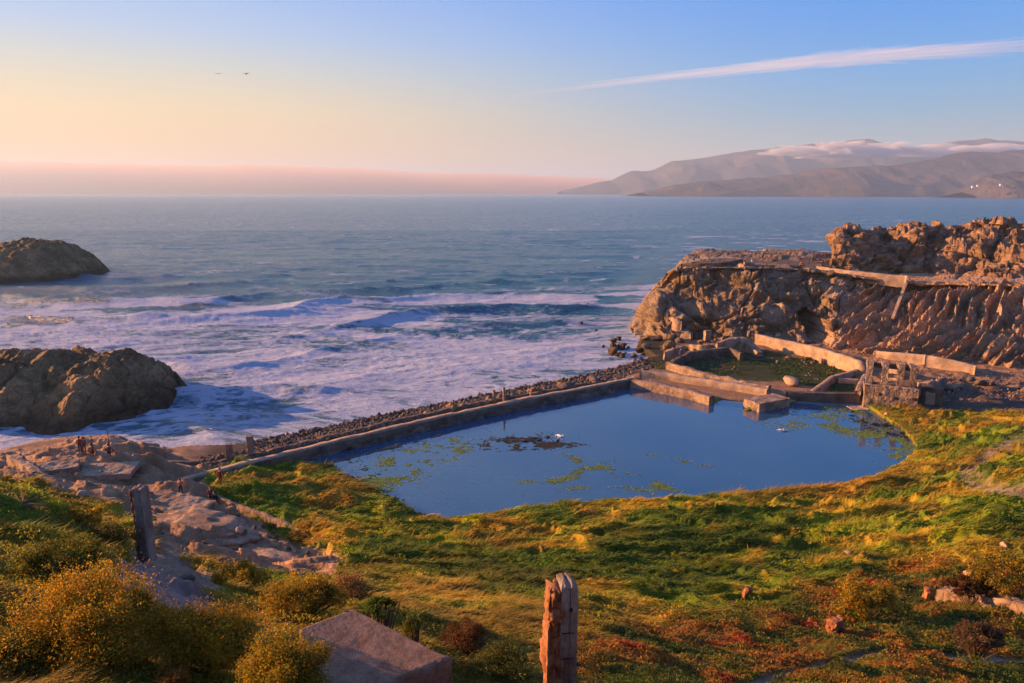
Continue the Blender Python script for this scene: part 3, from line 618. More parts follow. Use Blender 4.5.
# gully foot debris and rubble heaps
for i in range(24):
    u = rng.uniform(840, 1030); v = rng.uniform(343, 362); p = on_ground(u, v)
    boulder(p, rng.choice([.2, .35, .55], p=[.5, .35, .15]), BR, 'small fallen stone below the gullied cliff slope', 'fallen stones under the cliff')
for i in range(28):
    u = rng.uniform(925, 1030); v = rng.uniform(377, 393); p = on_ground(u, v)
    boulder(p, rng.choice([.25, .4, .65], p=[.4, .4, .2]), BR, 'broken stone in the rubble strip between the retaining wall and the sand with painted shadow', 'rubble between retaining wall and sand')
for u, v, r, l in [(937,353,.9,'bluish grey boulder alone at the foot of the gullied slope'),(980,385,.9,'rounded orange boulder in the rubble behind the sand with painted shadow'),(883,353,.6,'orange boulder on the track below the cliff'),(851,341,.7,'pinkish boulder beside the track at the cliff foot')]:
    boulder(on_ground(u, v), r, BR, l)
for i in range(18):
    u = rng.uniform(762, 858); v = rng.uniform(357, 366) + (u-800)*.06; p = on_ground(u, v)
    boulder(p, rng.choice([.25, .4, .6]), BR, 'stone lying along the far edge of the green basin', 'stones on the far edge of the basin')

# ================================================================ ruins
def sweep(name, pts, w, mat, base=None, h=2.0, seg=.45, rough=.06, top=.0, parent=None, nh=4, seed=1, nw=3, taper=0.):
    """masonry along a line; pts = (x, y, ztop); returns one mesh"""
    pts = [Vector(p) for p in pts]; L_ = [0]
    for a, b_ in zip(pts[:-1], pts[1:]): L_.append(L_[-1] + (b_-a).length)
    n = max(2, int(L_[-1]/seg)+1); s = np.linspace(0, L_[-1], n)
    C = np.stack([np.interp(s, L_, [p[i] for p in pts]) for i in range(3)], -1)
    T = np.gradient(C[:, :2], axis=0); T /= np.linalg.norm(T, axis=1, keepdims=True) + 1e-9; Nn = np.stack([-T[:, 1], T[:, 0]], -1)
    prof = [(-w/2-taper*(1-k/nh), k/nh) for k in range(nh+1)] + [(-w/2 + w*k/nw, 1.0) for k in range(1, nw)] + [(w/2+taper*(k/nh), 1-k/nh) for k in range(nh+1)]
    K = len(prof); Vv = np.empty((n, K, 3))
    tj = top*fbm2(s*.5 + seed*3.1, s*0 + seed, 4, seed+400)*2
    for k, (o, q) in enumerate(prof):
        Vv[:, k, :2] = C[:, :2] + Nn*o
        zb = (C[:, 2]-h) if base is None else np.full(n, base)
        Vv[:, k, 2] = zb + (C[:, 2] + tj - zb)*q
    if rough:
        x, y, z = Vv[..., 0], Vv[..., 1], Vv[..., 2]
        for i in range(3):
            Vv[..., i] += rough*(1.2*fbm3(x*.9, y*.9, z*.9+i*31, 3, seed+500+i*7) + .8*noise3(x*3.3, y*3.3, z*3.3+i*11, seed+600))
    f = [grid_faces(n, K)]
    V2 = Vv.reshape(-1, 3); caps = []
    e = (n-1)*K
    for b0, fl in ((0, False), (e, True)):      # end caps as quads across the section
        for k in range(nh):
            q = [b0+k, b0+k+1, b0+K-2-k, b0+K-1-k]; caps.append(q[::-1] if fl else q)
        tp = list(range(b0+nh, b0+K-nh))
        for k in range(1, len(tp)-1): pass
    f.append(np.array(caps))
    tri = []
    for b0 in (0, e):
        tp = list(range(b0+nh, b0+K-nh))
        for k in range(1, len(tp)-1): tri.append([tp[0], tp[k], tp[k+1]])
    if tri: f.append(np.array(tri))
    me = mesh_np(name, V2, f, smooth=False)
    return link(name, me, mat, parent)
def block(name, cx_, cy_, z0, sx_, sy_, sz, rz, mat, rough=.05, cut=10, seed=1, chip=0., parent=None, tilt=(0, 0), bev=.02, fr=1.0):
    bm = bmesh.new(); bmesh.ops.create_cube(bm, size=1)
    bmesh.ops.scale(bm, vec=(sx_, sy_, sz), verts=bm.verts)
    if bev: bmesh.ops.bevel(bm, geom=bm.edges[:], offset=bev, segments=1, affect='EDGES')
    for k, dimi in ((0, sx_), (1, sy_), (2, sz)):
        m_ = max(1, int(cut*dimi/max(sx_, sy_, sz)))
        for j in range(1, m_+1):
            t = -dimi/2 + dimi*j/(m_+1); nn = Vector((0, 0, 0)); nn[k] = 1; co_ = Vector((0, 0, 0)); co_[k] = t
            bmesh.ops.bisect_plane(bm, geom=bm.verts[:]+bm.edges[:]+bm.faces[:], plane_co=co_, plane_no=nn)
    me = bm_mesh(name, bm); n = len(me.vertices); co = np.empty(n*3, np.float32); me.vertices.foreach_get('co', co); co = co.reshape(-1, 3).astype(float)
    x, y, z = (co*fr).T
    dd = np.stack([fbm3(x*1.1+seed, y*1.1, z*1.1+i*9, 4, seed+i*3)*1.4 for i in range(3)], -1)*rough
    if chip:
        c_ = np.clip(fbm3(x*.9+seed*2, y*.9, z*.9, 3, seed+50)*1.6 - .05, 0, 1)*chip
        q = co/np.array([sx_, sy_, sz])*2
        dd -= co*(c_*(np.sum(np.abs(q)**6, 1)/2))[:, None]
    co = co + dd; co[:, 2] += sz/2
    me.vertices.foreach_set('co', co.astype(np.float32).ravel()); me.update(); me.materials.append(mat)
    o = link(name, me, None, parent); o.location = (cx_, cy_, z0); o.rotation_euler = (tilt[0], tilt[1], rz); return o
Wp = lambda u, v, z: tuple(P(u, v, z=z))
# long sea wall with a pale coping
wall_pts = [Wp(184,478,3.0), Wp(262,458,2.9), Wp(340,439,2.8), Wp(430,418,2.8), Wp(520,399,2.8), Wp(590,386,2.8), Wp(634,377,2.8)]
t = empty('sea_wall', wall_pts[0]); tag(t, 'long straight concrete sea wall dividing the pool from the surf', 'sea wall')
inv = lambda pts: [(p[0]-t.location.x, p[1]-t.location.y, p[2]-t.location.z) for p in pts]
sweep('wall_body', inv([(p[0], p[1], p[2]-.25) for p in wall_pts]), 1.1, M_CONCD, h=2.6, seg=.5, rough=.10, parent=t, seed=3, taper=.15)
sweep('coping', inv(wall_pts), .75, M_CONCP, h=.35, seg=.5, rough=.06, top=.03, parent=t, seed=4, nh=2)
outer = [Wp(100,461,3.0), Wp(165,463,2.6), Wp(215,461,2.5), Wp(262,452,2.5), Wp(330,435,2.5), Wp(400,419,2.5), Wp(470,404,2.6), Wp(540,391,2.7), Wp(592,382,2.6), Wp(612,379,2.4)]
t2 = sweep('outer_wall', outer, .6, M_CONCD, h=4.0, seg=.35, rough=.10, top=.10, seed=5); tag(t2, 'low jagged outer wall along the surf, seaward of the rubble', 'sea wall')
# core fill of the embankment between the two walls
cen = [tuple((Vector(P(u, v1, z=2.4)) + Vector(P(u+10, v2, z=2.4)))/2) for u, v1, v2 in [(190,462,474),(262,452,457),(330,436,441),(400,420,425),(470,405,409),(540,392,396),(600,381,386)]]
o = sweep('embankment', [(p[0], p[1], 1.95) for p in cen], 5.2, M_BOULD, h=4, seg=.3, rough=.35, top=.15, nw=14, seed=6); tag(o, kind='structure')
# rubble on the embankment
for i in range(105):
    k = rng.uniform(0, 1)**.8; u = 205 + k*400
    vi = np.interp(u, [190, 262, 330, 400, 470, 540, 600], [473, 457.5, 441, 424.5, 409, 395, 384]); vo = np.interp(u, [190, 262, 330, 400, 470, 540, 600], [463, 453, 436, 420, 405, 391, 380.5])
    v = rng.uniform(vo-.5, vi-.5); p = P(u, v, z=2.1)
    big = u > 440
    r = rng.choice([.45, .7, 1.0] if big else [.25, .38, .5], p=[.4, .4, .2])
    boulder((p.x, p.y, 2.0), r, BR if rng.random() < .7 else BS, 'dark boulder heaped on the embankment between the sea wall and the surf', 'boulders along the sea wall embankment', sink=.2)
# concrete stubs and posts on the wall
for u, v, h_, l in [(230,459,2.1,'square weathered concrete stub on the outer wall, left of the pair'),(251,455,2.6,'square weathered concrete stub on the outer wall, right of the pair')]:
    p = P(u, v, z=2.3); tag(block('concrete_stub', p.x, p.y, 2.0, .75, .6, h_, .3, M_CONC, .05, 8, seed=int(u), chip=.15), l, 'post')
for u, v, h_, l in [(494,400,2.0,'short dark timber post in the rubble on the sea wall'),(504,402,2.6,'taller pale timber post on the sea wall, reflected in the pool'),(531,396,1.0,'stumpy post among the rubble of the sea wall')]:
    p = P(u, v, z=2.5); tag(block('timber_post', p.x, p.y, 2.1, .32, .3, h_, .3, M_CONC, .03, 8, seed=int(u), chip=.1), l, 'post')

# inner L-shaped pool walls
def W3(name, label, pts, w, mat, z, h, cat='ruined wall', **k):
    o = sweep(name, [Wp(u, v, zz if (zz := (q[0] if q else z)) else z) for u, v, *q in pts], w, mat, h=h, **k); return tag(o, label, cat)
W3('pool_wall', 'low broad pool wall jutting into the water with a sunlit side, ending free', [(633,379),(660,384),(690,390),(712,396)], 1.3, M_CONC, 2.8, 3.0, rough=.08, top=.06, seed=11)
W3('basin_wall', 'grey wall running from the sea wall corner to the pier block behind the jutting wall', [(640,371),(670,373.5),(700,378),(740,384),(768,389)], 1.1, M_CONCP, 2.9, 2.8, rough=.1, top=.08, seed=12)
W3('basin_wall', 'rubble-topped wall closest behind the grey basin wall, up to the shore corner', [(668,362),(684,367),(705,373),(735,379),(770,386)], 1.0, M_CONC, 3.0, 2.8, rough=.14, top=.15, seed=13)
tag(block('pier_block', *P(767, 397, z=3.0)[:2], .4, 6.2, 3.0, 2.4, R(28), M_CONC, .08, 24, seed=14, chip=.02), 'thick concrete pier block with a pinkish flat top at the pool corner', 'pier')
W3('pool_wall', 'straight low pool wall from the pier block to the ruined machine house', [(785,391),(803,392),(830,393),(861,393.5)], .9, M_CONCD, 2.8, 2.8, rough=.05, top=.03, seed=15)
W3('basin_wall', 'slanting side wall of the small square basin left of the machine house', [(812,391),(822,384),(833,376),(852,371),(864,367)], .7, M_CONC, 2.9, 2.5, rough=.06, top=.04, seed=16)
W3('basin_wall', 'short wall between the small square basin and the machine house', [(858,391),(861,383),(866,374)], .8, M_CONC, 3.3, 3.0, rough=.05, top=.04, seed=17)
W3('basin_wall', 'thin inner cross wall at the back of the small square basin', [(838,378),(858,379)], .4, M_CONCP, 2.6, 2.5, rough=.04, seed=18)
W3('curved_wall', 'dark curved retaining wall bounding the green basin on its left', [(672,361),(690,352),(710,349),(730,347.5),(742,353)], .8, M_CONCD, 3.3, 3.2, rough=.08, top=.08, seed=19)
W3('broken_wall', 'bright orange sunlit broken wall at the foot of the cliff', [(716,343,3.9),(728,340,4.4),(738,338,4.5),(748,340,4.3),(755,347,3.4),(760,352,2.8)], 1.4, M_CONC, 4.2, 3.0, rough=.2, top=.25, seed=20, nw=5)
W3('long_wall', 'long straight retaining wall running from the cliff foot to the machine house', [(756,334,4.4),(775,338,4.4),(800,343,4.4),(825,349,4.4),(845,355,4.4),(862,361,4.4),(868,367,3.4)], .9, M_CONCP, 4.4, 3.0, rough=.08, top=.08, seed=21)
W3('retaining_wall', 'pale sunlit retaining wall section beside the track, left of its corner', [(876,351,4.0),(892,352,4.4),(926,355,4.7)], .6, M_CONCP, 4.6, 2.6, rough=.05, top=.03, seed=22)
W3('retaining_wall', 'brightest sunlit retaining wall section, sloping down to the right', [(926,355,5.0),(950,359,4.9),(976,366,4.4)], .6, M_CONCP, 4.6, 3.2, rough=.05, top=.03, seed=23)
W3('ruined_wall', 'small sunlit wall remnant low on the headland point', [(669,316,6.0),(678,319,6.0),(682,323,5.2)], .8, M_CONC, 6, 3.2, rough=.15, top=.2, seed=24)
W3('ruined_wall', 'sunlit stepped wall remnant below the remnant on the point', [(673,328,3.6),(684,330,3.8),(692,334,3.2)], .9, M_CONC, 4, 3.0, rough=.15, top=.2, seed=25)
p = P(707, 341, z=2.2); tag(block('pillar_stump', p.x, p.y, 1.4, 1.2, 1.1, 3.0, .2, M_CONC, .12, 10, seed=26, chip=.25), 'stubby orange pillar standing before the dark cliff recess', 'pillar')
# terrace parapet and road
W3('parapet_wall', 'long parapet wall of the terrace road above the cliff, left half', [(816,266,15.9),(850,270.5,15.6),(880,273.5,15.4),(907,276,15.2)], .5, M_CONCP, 15.5, 2.4, rough=.06, top=.03, seed=27)
W3('parapet_wall', 'low parapet of the terrace road right of the slanted buttress', [(909,277.5,14.4),(950,280.5,14.3),(1000,284,14.3),(1060,287,14.4),(1120,290,14.5)], .5, M_CONC, 14, 1.4, rough=.06, top=.05, seed=28)
a_, b_ = P(907, 281, Y=143.5), P(893, 318, Y=134)
bm = bmesh.new(); d_ = (b_-a_); q = d_.to_track_quat('Z', 'Y').to_matrix().to_4x4()
bmesh.ops.create_cube(bm, size=1, matrix=Matrix.Translation((a_+b_)/2) @ q @ Matrix.Diagonal((.55, .55, d_.length, 1))); bmesh.ops.bevel(bm, geom=bm.edges[:], offset=.04, segments=1, affect='EDGES')
tag(link('buttress', bm_mesh('buttress', bm), M_CONCP), 'slanted pale strut leaning down the cliff from the terrace road', 'buttress')
deck = sweep('lookout_deck', [tuple(X(u, Y, 15.75)) for u, Y in [(705,172),(730,168),(760,166),(800,164),(822,162)]], 15, M_CONCD, h=.9, seg=1.2, rough=.04, nw=16, seed=29); tag(deck, kind='structure'); deck.name = 'terrace_paving'
t = empty('lookout', X(750, 155, Tz)); tag(t, 'small square lookout of masonry at the terrace edge, with people on it', 'lookout')
ob = block('masonry_base', 0, 0, -1.2, 4.2, 3.2, 2.1, .1, M_CONC, .12, 12, seed=30, chip=.05, parent=t)
block('corner_pier', -2.2, -1.3, -6.0, .6, .6, 6.4, .1, M_CONC, .1, 16, seed=31, parent=t); block('parapet', -.6, -1.2, .9, 2.4, .6, .55, .1, M_CONC, .05, 8, seed=32, parent=t)
st_ = empty('stairway', X(740, 158, 15.5)); tag(st_, 'dark flight of steps descending leftwards down the headland from the lookout', 'stairs')
A0 = X(741, 158, 16.4); B0 = X(700, 156, 10.5)
o = sweep('balustrade', [tuple(A0 - st_.location), tuple(B0 - st_.location)], .35, M_CONCD, h=1.0, seg=.6, rough=.03, parent=st_, seed=33)
bm = bmesh.new()
for k in range(26):
    q = A0.lerp(B0, (k+.5)/26) - st_.location; bmesh.ops.create_cube(bm, size=1, matrix=Matrix.Translation(q + Vector((.2, 1.1, -1.2))) @ Matrix.Diagonal((.42, 1.8, .6, 1)))
link('flight', bm_mesh('flight', bm), M_CONCD, st_)
W3('sloping_wall', 'grey sloping wall on the crest of the headland point', [(681,263.5,15.9),(700,263,16.2),(722,262.5,16.4),(742,259,16.6)], .5, M_CONCD, 16, 1.6, rough=.05, seed=34)
# machine house
A1 = P(863, 405, z=1.9); B1 = P(917, 411, z=1.9); dx = (B1-A1); L0 = dx.length; rz = math.atan2(dx.y, dx.x)
t = empty('machine_house', A1, rz); tag(t, 'roofless ruined machine house with a blotched front wall and four columns', 'ruined building')
def lb(name, x, y, z, sx_, sy_, sz, mat, **k): return block(name, x, y, z, sx_, sy_, sz, 0, mat, parent=t, **k)
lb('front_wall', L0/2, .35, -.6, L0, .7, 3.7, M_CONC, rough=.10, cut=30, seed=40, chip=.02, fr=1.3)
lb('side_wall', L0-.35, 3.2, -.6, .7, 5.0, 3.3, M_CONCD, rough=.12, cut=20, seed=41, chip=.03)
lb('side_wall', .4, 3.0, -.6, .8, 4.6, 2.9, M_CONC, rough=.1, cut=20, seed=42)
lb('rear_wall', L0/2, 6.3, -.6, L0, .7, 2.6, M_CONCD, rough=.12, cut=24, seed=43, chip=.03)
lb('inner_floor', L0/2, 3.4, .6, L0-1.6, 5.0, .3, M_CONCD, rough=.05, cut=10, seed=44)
for k, xx in enumerate((.5, L0*.37, L0*.66, L0-.7)):
    lb('column', xx, 2.4, .6, .85, .8, 5.6 - .35*(k % 2), M_CONC, rough=.08, cut=14, seed=45+k, chip=.08)
    lb('cross_beam', xx, 4.6, 4.7, .7, 4.2, .65, M_CONC, rough=.06, cut=8, seed=55+k)
lb('long_beam', L0/2, 2.4, 3.9, L0-1, .55, .55, M_CONC, rough=.06, cut=16, seed=60); lb('long_beam', L0/2, 6.4, 4.3, L0-1, .6, .7, M_CONCD, rough=.06, cut=16, seed=61)
for k, (x, z) in enumerate(((2.1, 1.7), (4.0, 1.35), (6.3, 1.5))):
    if x < L0-.5: lb('wall_hole', x, -.02, z, .55, .12, .38, plain_mat('hole_shade', (.02, .015, .012), .95), rough=.08, cut=4, seed=70+k)  # solid blocks coloured near-black for the shade inside holes
p = P(932, 406, z=2.0); t9 = empty('side_hut', (p.x, p.y, 1.9), rz); tag(t9, 'small dark annex with a pale slab door beside the machine house', 'annex')
block('hut_wall', 0, 1.6, -.3, 2.6, 2.4, 2.9, 0, M_CONCD, .08, 10, seed=80, parent=t9); block('pale_slab', -.3, .25, .2, 1.2, .12, 1.9, 0, M_CONCP, .02, 6, seed=81, parent=t9, tilt=(-.12, 0))
p = on_ground(861, 411); tag(block('fallen_slab', p.x, p.y, p.z-.1, 3.4, 2.0, .5, .2, M_CONCP, .08, 10, seed=82, chip=.05), 'flat grey slab lying at the pool edge before the machine house', 'slab')
boulder(on_ground(886, 415), .4, BO, 'rounded pink stone in the grass before the machine house')
p = on_ground(791, 385); boulder((p.x, p.y, p.z+.2), 1.6, BO, 'tilted orange block of masonry in the green basin behind the pier', sink=.3)
p = P(821, 362, z=2.2); tag(block('pillar_stump', p.x, p.y, 1.3, .6, .6, 1.6, .3, M_CONC, .08, 8, seed=84, chip=.15), 'small leaning pillar stump on the far edge of the green basin', 'pillar')
W3('broken_wall', 'crumbling low wall in the rubble right of the machine house columns', [(918,384,3.6),(932,381,4.2),(945,379,3.4)], .8, M_CONC, 4, 2.6, rough=.2, top=.4, seed=120)
W3('broken_wall', 'short stepped wall between the machine house and the pale retaining wall', [(884,366,4.0),(900,368,4.4),(914,372,3.7)], .7, M_CONC, 4, 2.4, rough=.15, top=.3, seed=121)
W3('broken_wall', 'narrow sunlit wall stub at the left shore edge of the green basin', [(664,352,2.8),(674,349,3.3),(684,347,2.7)], .7, M_CONC, 3, 2.4, rough=.15, top=.3, seed=122)
W3('broken_wall', 'low crumbling wall leading from the basin corner up to the cliff recess', [(690,344,2.9),(702,346,3.4),(716,345,3.0)], .8, M_CONC, 3, 2.4, rough=.18, top=.3, seed=123)
p = on_ground(897, 380); tag(block('concrete_block', p.x, p.y, p.z-.2, 1.6, 1.2, 1.3, .5, M_CONC, .12, 10, seed=124, chip=.1), 'squat broken concrete block just behind the machine house', 'block')

# ---- left ruins
for k, (a, b_, z, w, l, mt) in enumerate([((10,452),(78,506),6.2,.9,'weathered wall top running down from the far left rocks towards the tall post', M_CONC),
        ((-60,455),(70,520),7.2,1.0,'long ruined wall at the far left, half hidden by bushes', M_CONC),
        ((60,483),(100,500),5.6,.6,'short dark kerb wall across the left rock shelf', M_CONCD)]):
    o = sweep('ruined_wall', [Wp(a[0], a[1], z), Wp((a[0]+b_[0])/2, (a[1]+b_[1])/2-1, z-.3), Wp(b_[0], b_[1], z-.6)], w, mt, h=3, seg=.3, rough=.14, top=.12, seed=90+k, nw=4); tag(o, l, 'ruined wall')
boulder(on_ground(83, 497), .55, BO, 'bright orange lump of masonry on the left rock shelf')
for k, (u, v, r) in enumerate([(4,459,.4),(12,457,.3),(-6,460,.5),(34,474,.3)]): boulder(on_ground(u, v), r, BO, 'pale stone at the far left edge of the rock shelf', 'pale stones at the far left')
# trench kerbs
W3('channel_kerb', 'low kerb beside the sunken channel on the dirt shelf', [(214,494),(240,505),(275,518),(300,528)], .32, M_CONC, 3.6, 1.2, rough=.07, top=.06, seed=95)
for k in range(26):
    u = rng.uniform(225, 345); v = 520 + (u-225)*.33 + rng.normal()*5; boulder(on_ground(u, v), rng.uniform(.1, .28), BR, 'pale broken stone on the dirt bank below the channel', 'stones on the dirt bank')
for k, (u, v, sx_, sy_, rz_, l) in enumerate([(108,472,5.0,3.2,.25,'flat concrete pad lying on the rock shelf below the anglers'),(52,472,4.6,2.6,.55,'tilted flat pad on the far left shelf above the long ruined wall'),(182,508,5.2,3.0,-.3,'flat broken pad beside the bending person on the dirt shelf')]):
    p = on_ground(u, v); tag(block('concrete_pad', p.x, p.y, p.z-.25, sx_, sy_, .6, rz_, M_LEDGE, .10, 26, seed=750+k, chip=.06, fr=1.2, tilt=(.03, .05)), l, 'slab')
# sandstone shelves catching the sun
for k, (u, v, sx_, sy_, sz, rz_, l) in enumerate([(160,497,9,4.0,1.0,.2,'broad flat sandstone ledge right behind the tall left post'),(205,524,8,4.5,1.3,-.25,'smooth humped sandstone slab in the middle of the dirt shelf'),(272,560,7,3.2,1.2,-.3,'sunlit sandstone hump at the lower end of the dirt shelf')]):
    p = on_ground(u, v); me = rock_mesh('rock_ledge', sx_/2, sy_/2, sz*.75, 700+k, 5, .20, 1.1, mat=M_LEDGE if 'M_LEDGE' in globals() else M_CONC)
    o = link('rock_ledge', me); o.location = p + Vector((0, 0, -.55)); o.rotation_euler = (0, R(4), rz_); tag(o, l, 'rock')
# ================================================================ foreground masonry
M_POST = rock_mat('post_concrete', (.16, .10, .075), (.42, .33, .28), (.27, .20, .165), scale=1.6, bump=.8, fine=12, obj=True, stretch=(1, 1, .6))
M_CRUMB = rock_mat('crumbled_core', (.17, .055, .025), (.42, .20, .10), (.30, .12, .055), scale=3.0, bump=.9, fine=9, obj=True)
M_DARKM = plain_mat('recess_shade', (.025, .018, .014), .95)  # near-black paint for the shade inside holes and cracks
def ragged_post(name, label, u, vb, vt, Y, wpx, zoff, rz=0., seed=1, split=.45, tilt=0):
    """weathered post: smooth faced half with groove and bolt hole, crumbled orange half"""
    top = P(u, vt, Y=Y); w = wpx/F*(Y*CP + (CAMZ-top.z)*SP); base = zoff; hgt = top.z - base
    t = empty(name, (top.x, Y, base), rz); t.rotation_euler = (0, tilt, rz); tag(t, label, 'post')
    a = split*w; b_ = w - a
    def col(nm, x0, wd, dp, h_, mat, rough, cr, seed, y0=0):
        nx, nz = 14, int(90*h_/2)+20; K = 4*nx
        th = np.linspace(0, 4, K, endpoint=False); k = th.astype(int); f = th-k
        px = np.select([k == 0, k == 1, k == 2, k == 3], [-.5+f, .5+0*f, .5-f, -.5+0*f]); py = np.select([k == 0, k == 1, k == 2, k == 3], [-.5+0*f, -.5+f, .5+0*f, .5-f])
        zz = np.linspace(0, h_, nz); PX = px[None]*np.ones((nz, 1)); PY = py[None]*np.ones((nz, 1)); Z = zz[:, None]*np.ones((1, K))
        er = cr*np.clip(ridged3(PX*1.6+seed, PY*1.6, Z*4.5, 4, seed) - .2, 0, 1.2) + rough*fbm3(PX*3, PY*3+seed, Z*4, 4, seed+4) + cr*.5*np.round(noise3(PX*1.5, PY*1.5, Z*1.3, seed+9)*2)/2
        sc = 1 - er; topn = 1 - .04*ss(h_*.93, h_, Z)*(1+noise3(PX*4, PY*4, Z*0, seed+3)*2)
        sc = sc*topn
        Xv = x0 + PX*wd*sc; Yv = y0 + PY*dp*sc; Zv = Z + ss(h_*.9, h_, Z)*.03*noise3(PX*3+seed, PY*3, Z*0, seed+11)
        Vv = np.stack([Xv, Yv, Zv], -1)
        i = np.arange(nz*K).reshape(nz, K); fc_ = np.stack([i[:-1], np.roll(i[:-1], -1, 1), np.roll(i[1:], -1, 1), i[1:]], -1).reshape(-1, 4)
        c0 = Vv[-1].mean(0) + [0, 0, .02]; V_ = np.concatenate([Vv.reshape(-1, 3), c0[None]]); ti = np.stack([i[-1], np.roll(i[-1], -1), np.full(K, nz*K)], -1)
        return link(nm, mesh_np(nm, V_, [fc_, ti]), mat, t)
    dp = w*.9
    col('crumbled_side', -w/2 + a*.62, a*1.08, dp, hgt*.985, M_CRUMB, .45, .50, seed)
    col('grey_core', w/2 - b_*.72, b_*.55, dp*1.0, hgt, M_POST, .06, .05, seed+20)
    col('grey_facing', w/2 - b_*.22, b_*.42, dp*1.06, hgt*.995, M_POST, .03, .02, seed+40)
    return t, w, hgt, dp
t, w_, h_, dp_ = ragged_post('ruined_post', 'weathered post nearest the camera, orange crumbling left edge and grey facing with a bolt hole', 560, 683, 581, 8.0, 31, 24.6, rz=R(8), seed=5)
bm = bmesh.new(); bmesh.ops.create_icosphere(bm, subdivisions=2, radius=.024); bmesh.ops.scale(bm, vec=(1, .35, 1.5), verts=bm.verts)
o = link('bolt_hole', bm_mesh('bolt_hole', bm), M_DARKM, t); o.location = (w_*.28, -dp_*.52, h_-.30)  # solid lump, the dark of the hole is its colour
for z_ in (.62, .98):
    bm = bmesh.new(); bmesh.ops.create_cube(bm, size=1); bmesh.ops.scale(bm, vec=(w_*.42, .012, .008), verts=bm.verts)
    o = link('crack', bm_mesh('crack', bm), M_DARKM, t); o.location = (w_*.20, -dp_*.525, h_-z_)
ragged_post('ruined_post', 'tall narrow post standing on the left slope, dark cap and broken orange left edge', 138, 555, 487, 18.0, 14, 21.3, rz=R(-6), seed=9, split=.32)
# big slab
def slab(name, label, corners, thick, mat, seed):
    """corners: 4 world points of the top, ccw"""
    c = np.array([tuple(q) for q in corners]); n1_, n2_ = 90, 90
    a = np.linspace(0, 1, n1_)[:, None, None]; b_ = np.linspace(0, 1, n2_)[None, :, None]
    T = (c[0]*(1-a) + c[1]*a)*(1-b_) + (c[3]*(1-a) + c[2]*a)*b_
    x, y, z = T[..., 0], T[..., 1], T[..., 2]
    e = np.minimum(np.minimum(a, 1-a)[..., 0]*np.ones((1, n2_)), np.minimum(b_, 1-b_)[..., 0]*np.ones((n1_, 1)))
    T[..., 2] += .008*fbm2(x*1.5 - y*2, y*5 + x*4, 4, seed) + .003*fbm2(x*26, y*26, 3, seed+3) - .05*ss(.035, 0, e)*(1+1.4*noise2(x*9, y*9, seed))
    ctr = c.mean(0); edge = ss(.02, 0, e)
    T[..., :2] -= (T[..., :2]-ctr[:2])*(edge*.02*(1+1.6*fbm2(x*5, y*5, 3, seed+8)))[..., None]
    i = np.arange(n1_*n2_).reshape(n1_, n2_); ring = np.concatenate([i[:-1, 0], i[-1, :-1], i[:0:-1, -1], i[0, :0:-1]])
    V_ = [T.reshape(-1, 3)]; fs = [grid_faces(n1_, n2_)]; prev = ring; base = n1_*n2_; R0 = T.reshape(-1, 3)[ring]
    for k in range(1, 9):
        q = R0.copy(); q[:, 2] -= thick*k/8; q[:, :2] += (.03*fbm3(q[:, 0]*3, q[:, 1]*3, q[:, 2]*3, 3, seed+k*0+9))[:, None] - .0
        V_.append(q); idx = base + np.arange(len(ring)); base += len(ring)
        fs.append(np.stack([prev, np.roll(prev, -1), np.roll(idx, -1), idx], -1)); prev = idx
    me = mesh_np(name, np.concatenate(V_), [np.concatenate(fs)], smooth=False); return tag(link(name, me, mat), label, 'slab')
z0 = 25.6
slab('concrete_slab', 'big tilted concrete slab in the foreground, squarish with a dark near side', [P(298,627,z=z0+.10), P(334,708,z=z0-.3), P(452,657,z=z0-.12), P(352,607,z=z0+.12)], 1.3, M_CONCN, 900)
slab('broken_slab', 'cracked pinkish paving slab between the left bushes below the tall post', [P(128,566,z=22.9), P(160,622,z=22.3), P(226,588,z=22.0), P(168,556,z=22.5)], .5, M_CONCN, 920)
for u, v, s_, l in [(185,585,.30,'bluish broken chunk on the paving slab'),(200,600,.22,'small broken chunk low on the paving slab')]:
    o = boulder(P(u, v, z=22.2), s_, BR, l)
# right foreground relics
p = on_ground(836, 634); tag(block('broken_pillar', p.x, p.y, p.z-.3, .66, .52, 1.05, .3, M_CRUMB, .16, 20, seed=130, chip=.45, tilt=(0, -.1), bev=.08, fr=2.2), 'pale broken pillar with a dark hole, low right among the ground cover', 'pillar')
o = block('hole', p.x+.02, p.y-.30, p.z+.28, .14, .1, .2, .3, M_DARKM, .02, 4, seed=131); o.parent = bpy.data.objects['broken_pillar']; o.matrix_parent_inverse = Matrix.Translation(-Vector(bpy.data.objects['broken_pillar'].location))  # dark block painted as the shaded inside of the hole
p = on_ground(925, 602); tag(block('broken_pillar', p.x, p.y, p.z-.2, .42, .4, 1.0, .2, M_CRUMB, .14, 18, seed=132, chip=.4, tilt=(0, .2), bev=.08, fr=2.2), 'orange leaning stump beside the fallen beam', 'pillar')
a_ = on_ground(938, 604); b_ = on_ground(1050, 622)
o = sweep('fallen_beam', [(a_.x, a_.y, a_.z+1.0), ((a_.x+b_.x)/2, (a_.y+b_.y)/2, (a_.z+b_.z)/2+.95), (b_.x, b_.y, b_.z+.7)], .75, M_CONC, h=1.1, seg=.12, rough=.05, top=.06, nw=6, seed=133); tag(o, 'long fallen concrete beam half sunk in the slope at the right', 'beam')
p = on_ground(743, 600); tag(block('broken_pillar', p.x, p.y, p.z-.2, .38, .3, .95, .4, M_CRUMB, .12, 14, seed=134, chip=.4, tilt=(.1, .35), bev=.06, fr=2.5), 'tiny pink leaning stump alone in the meadow', 'pillar')
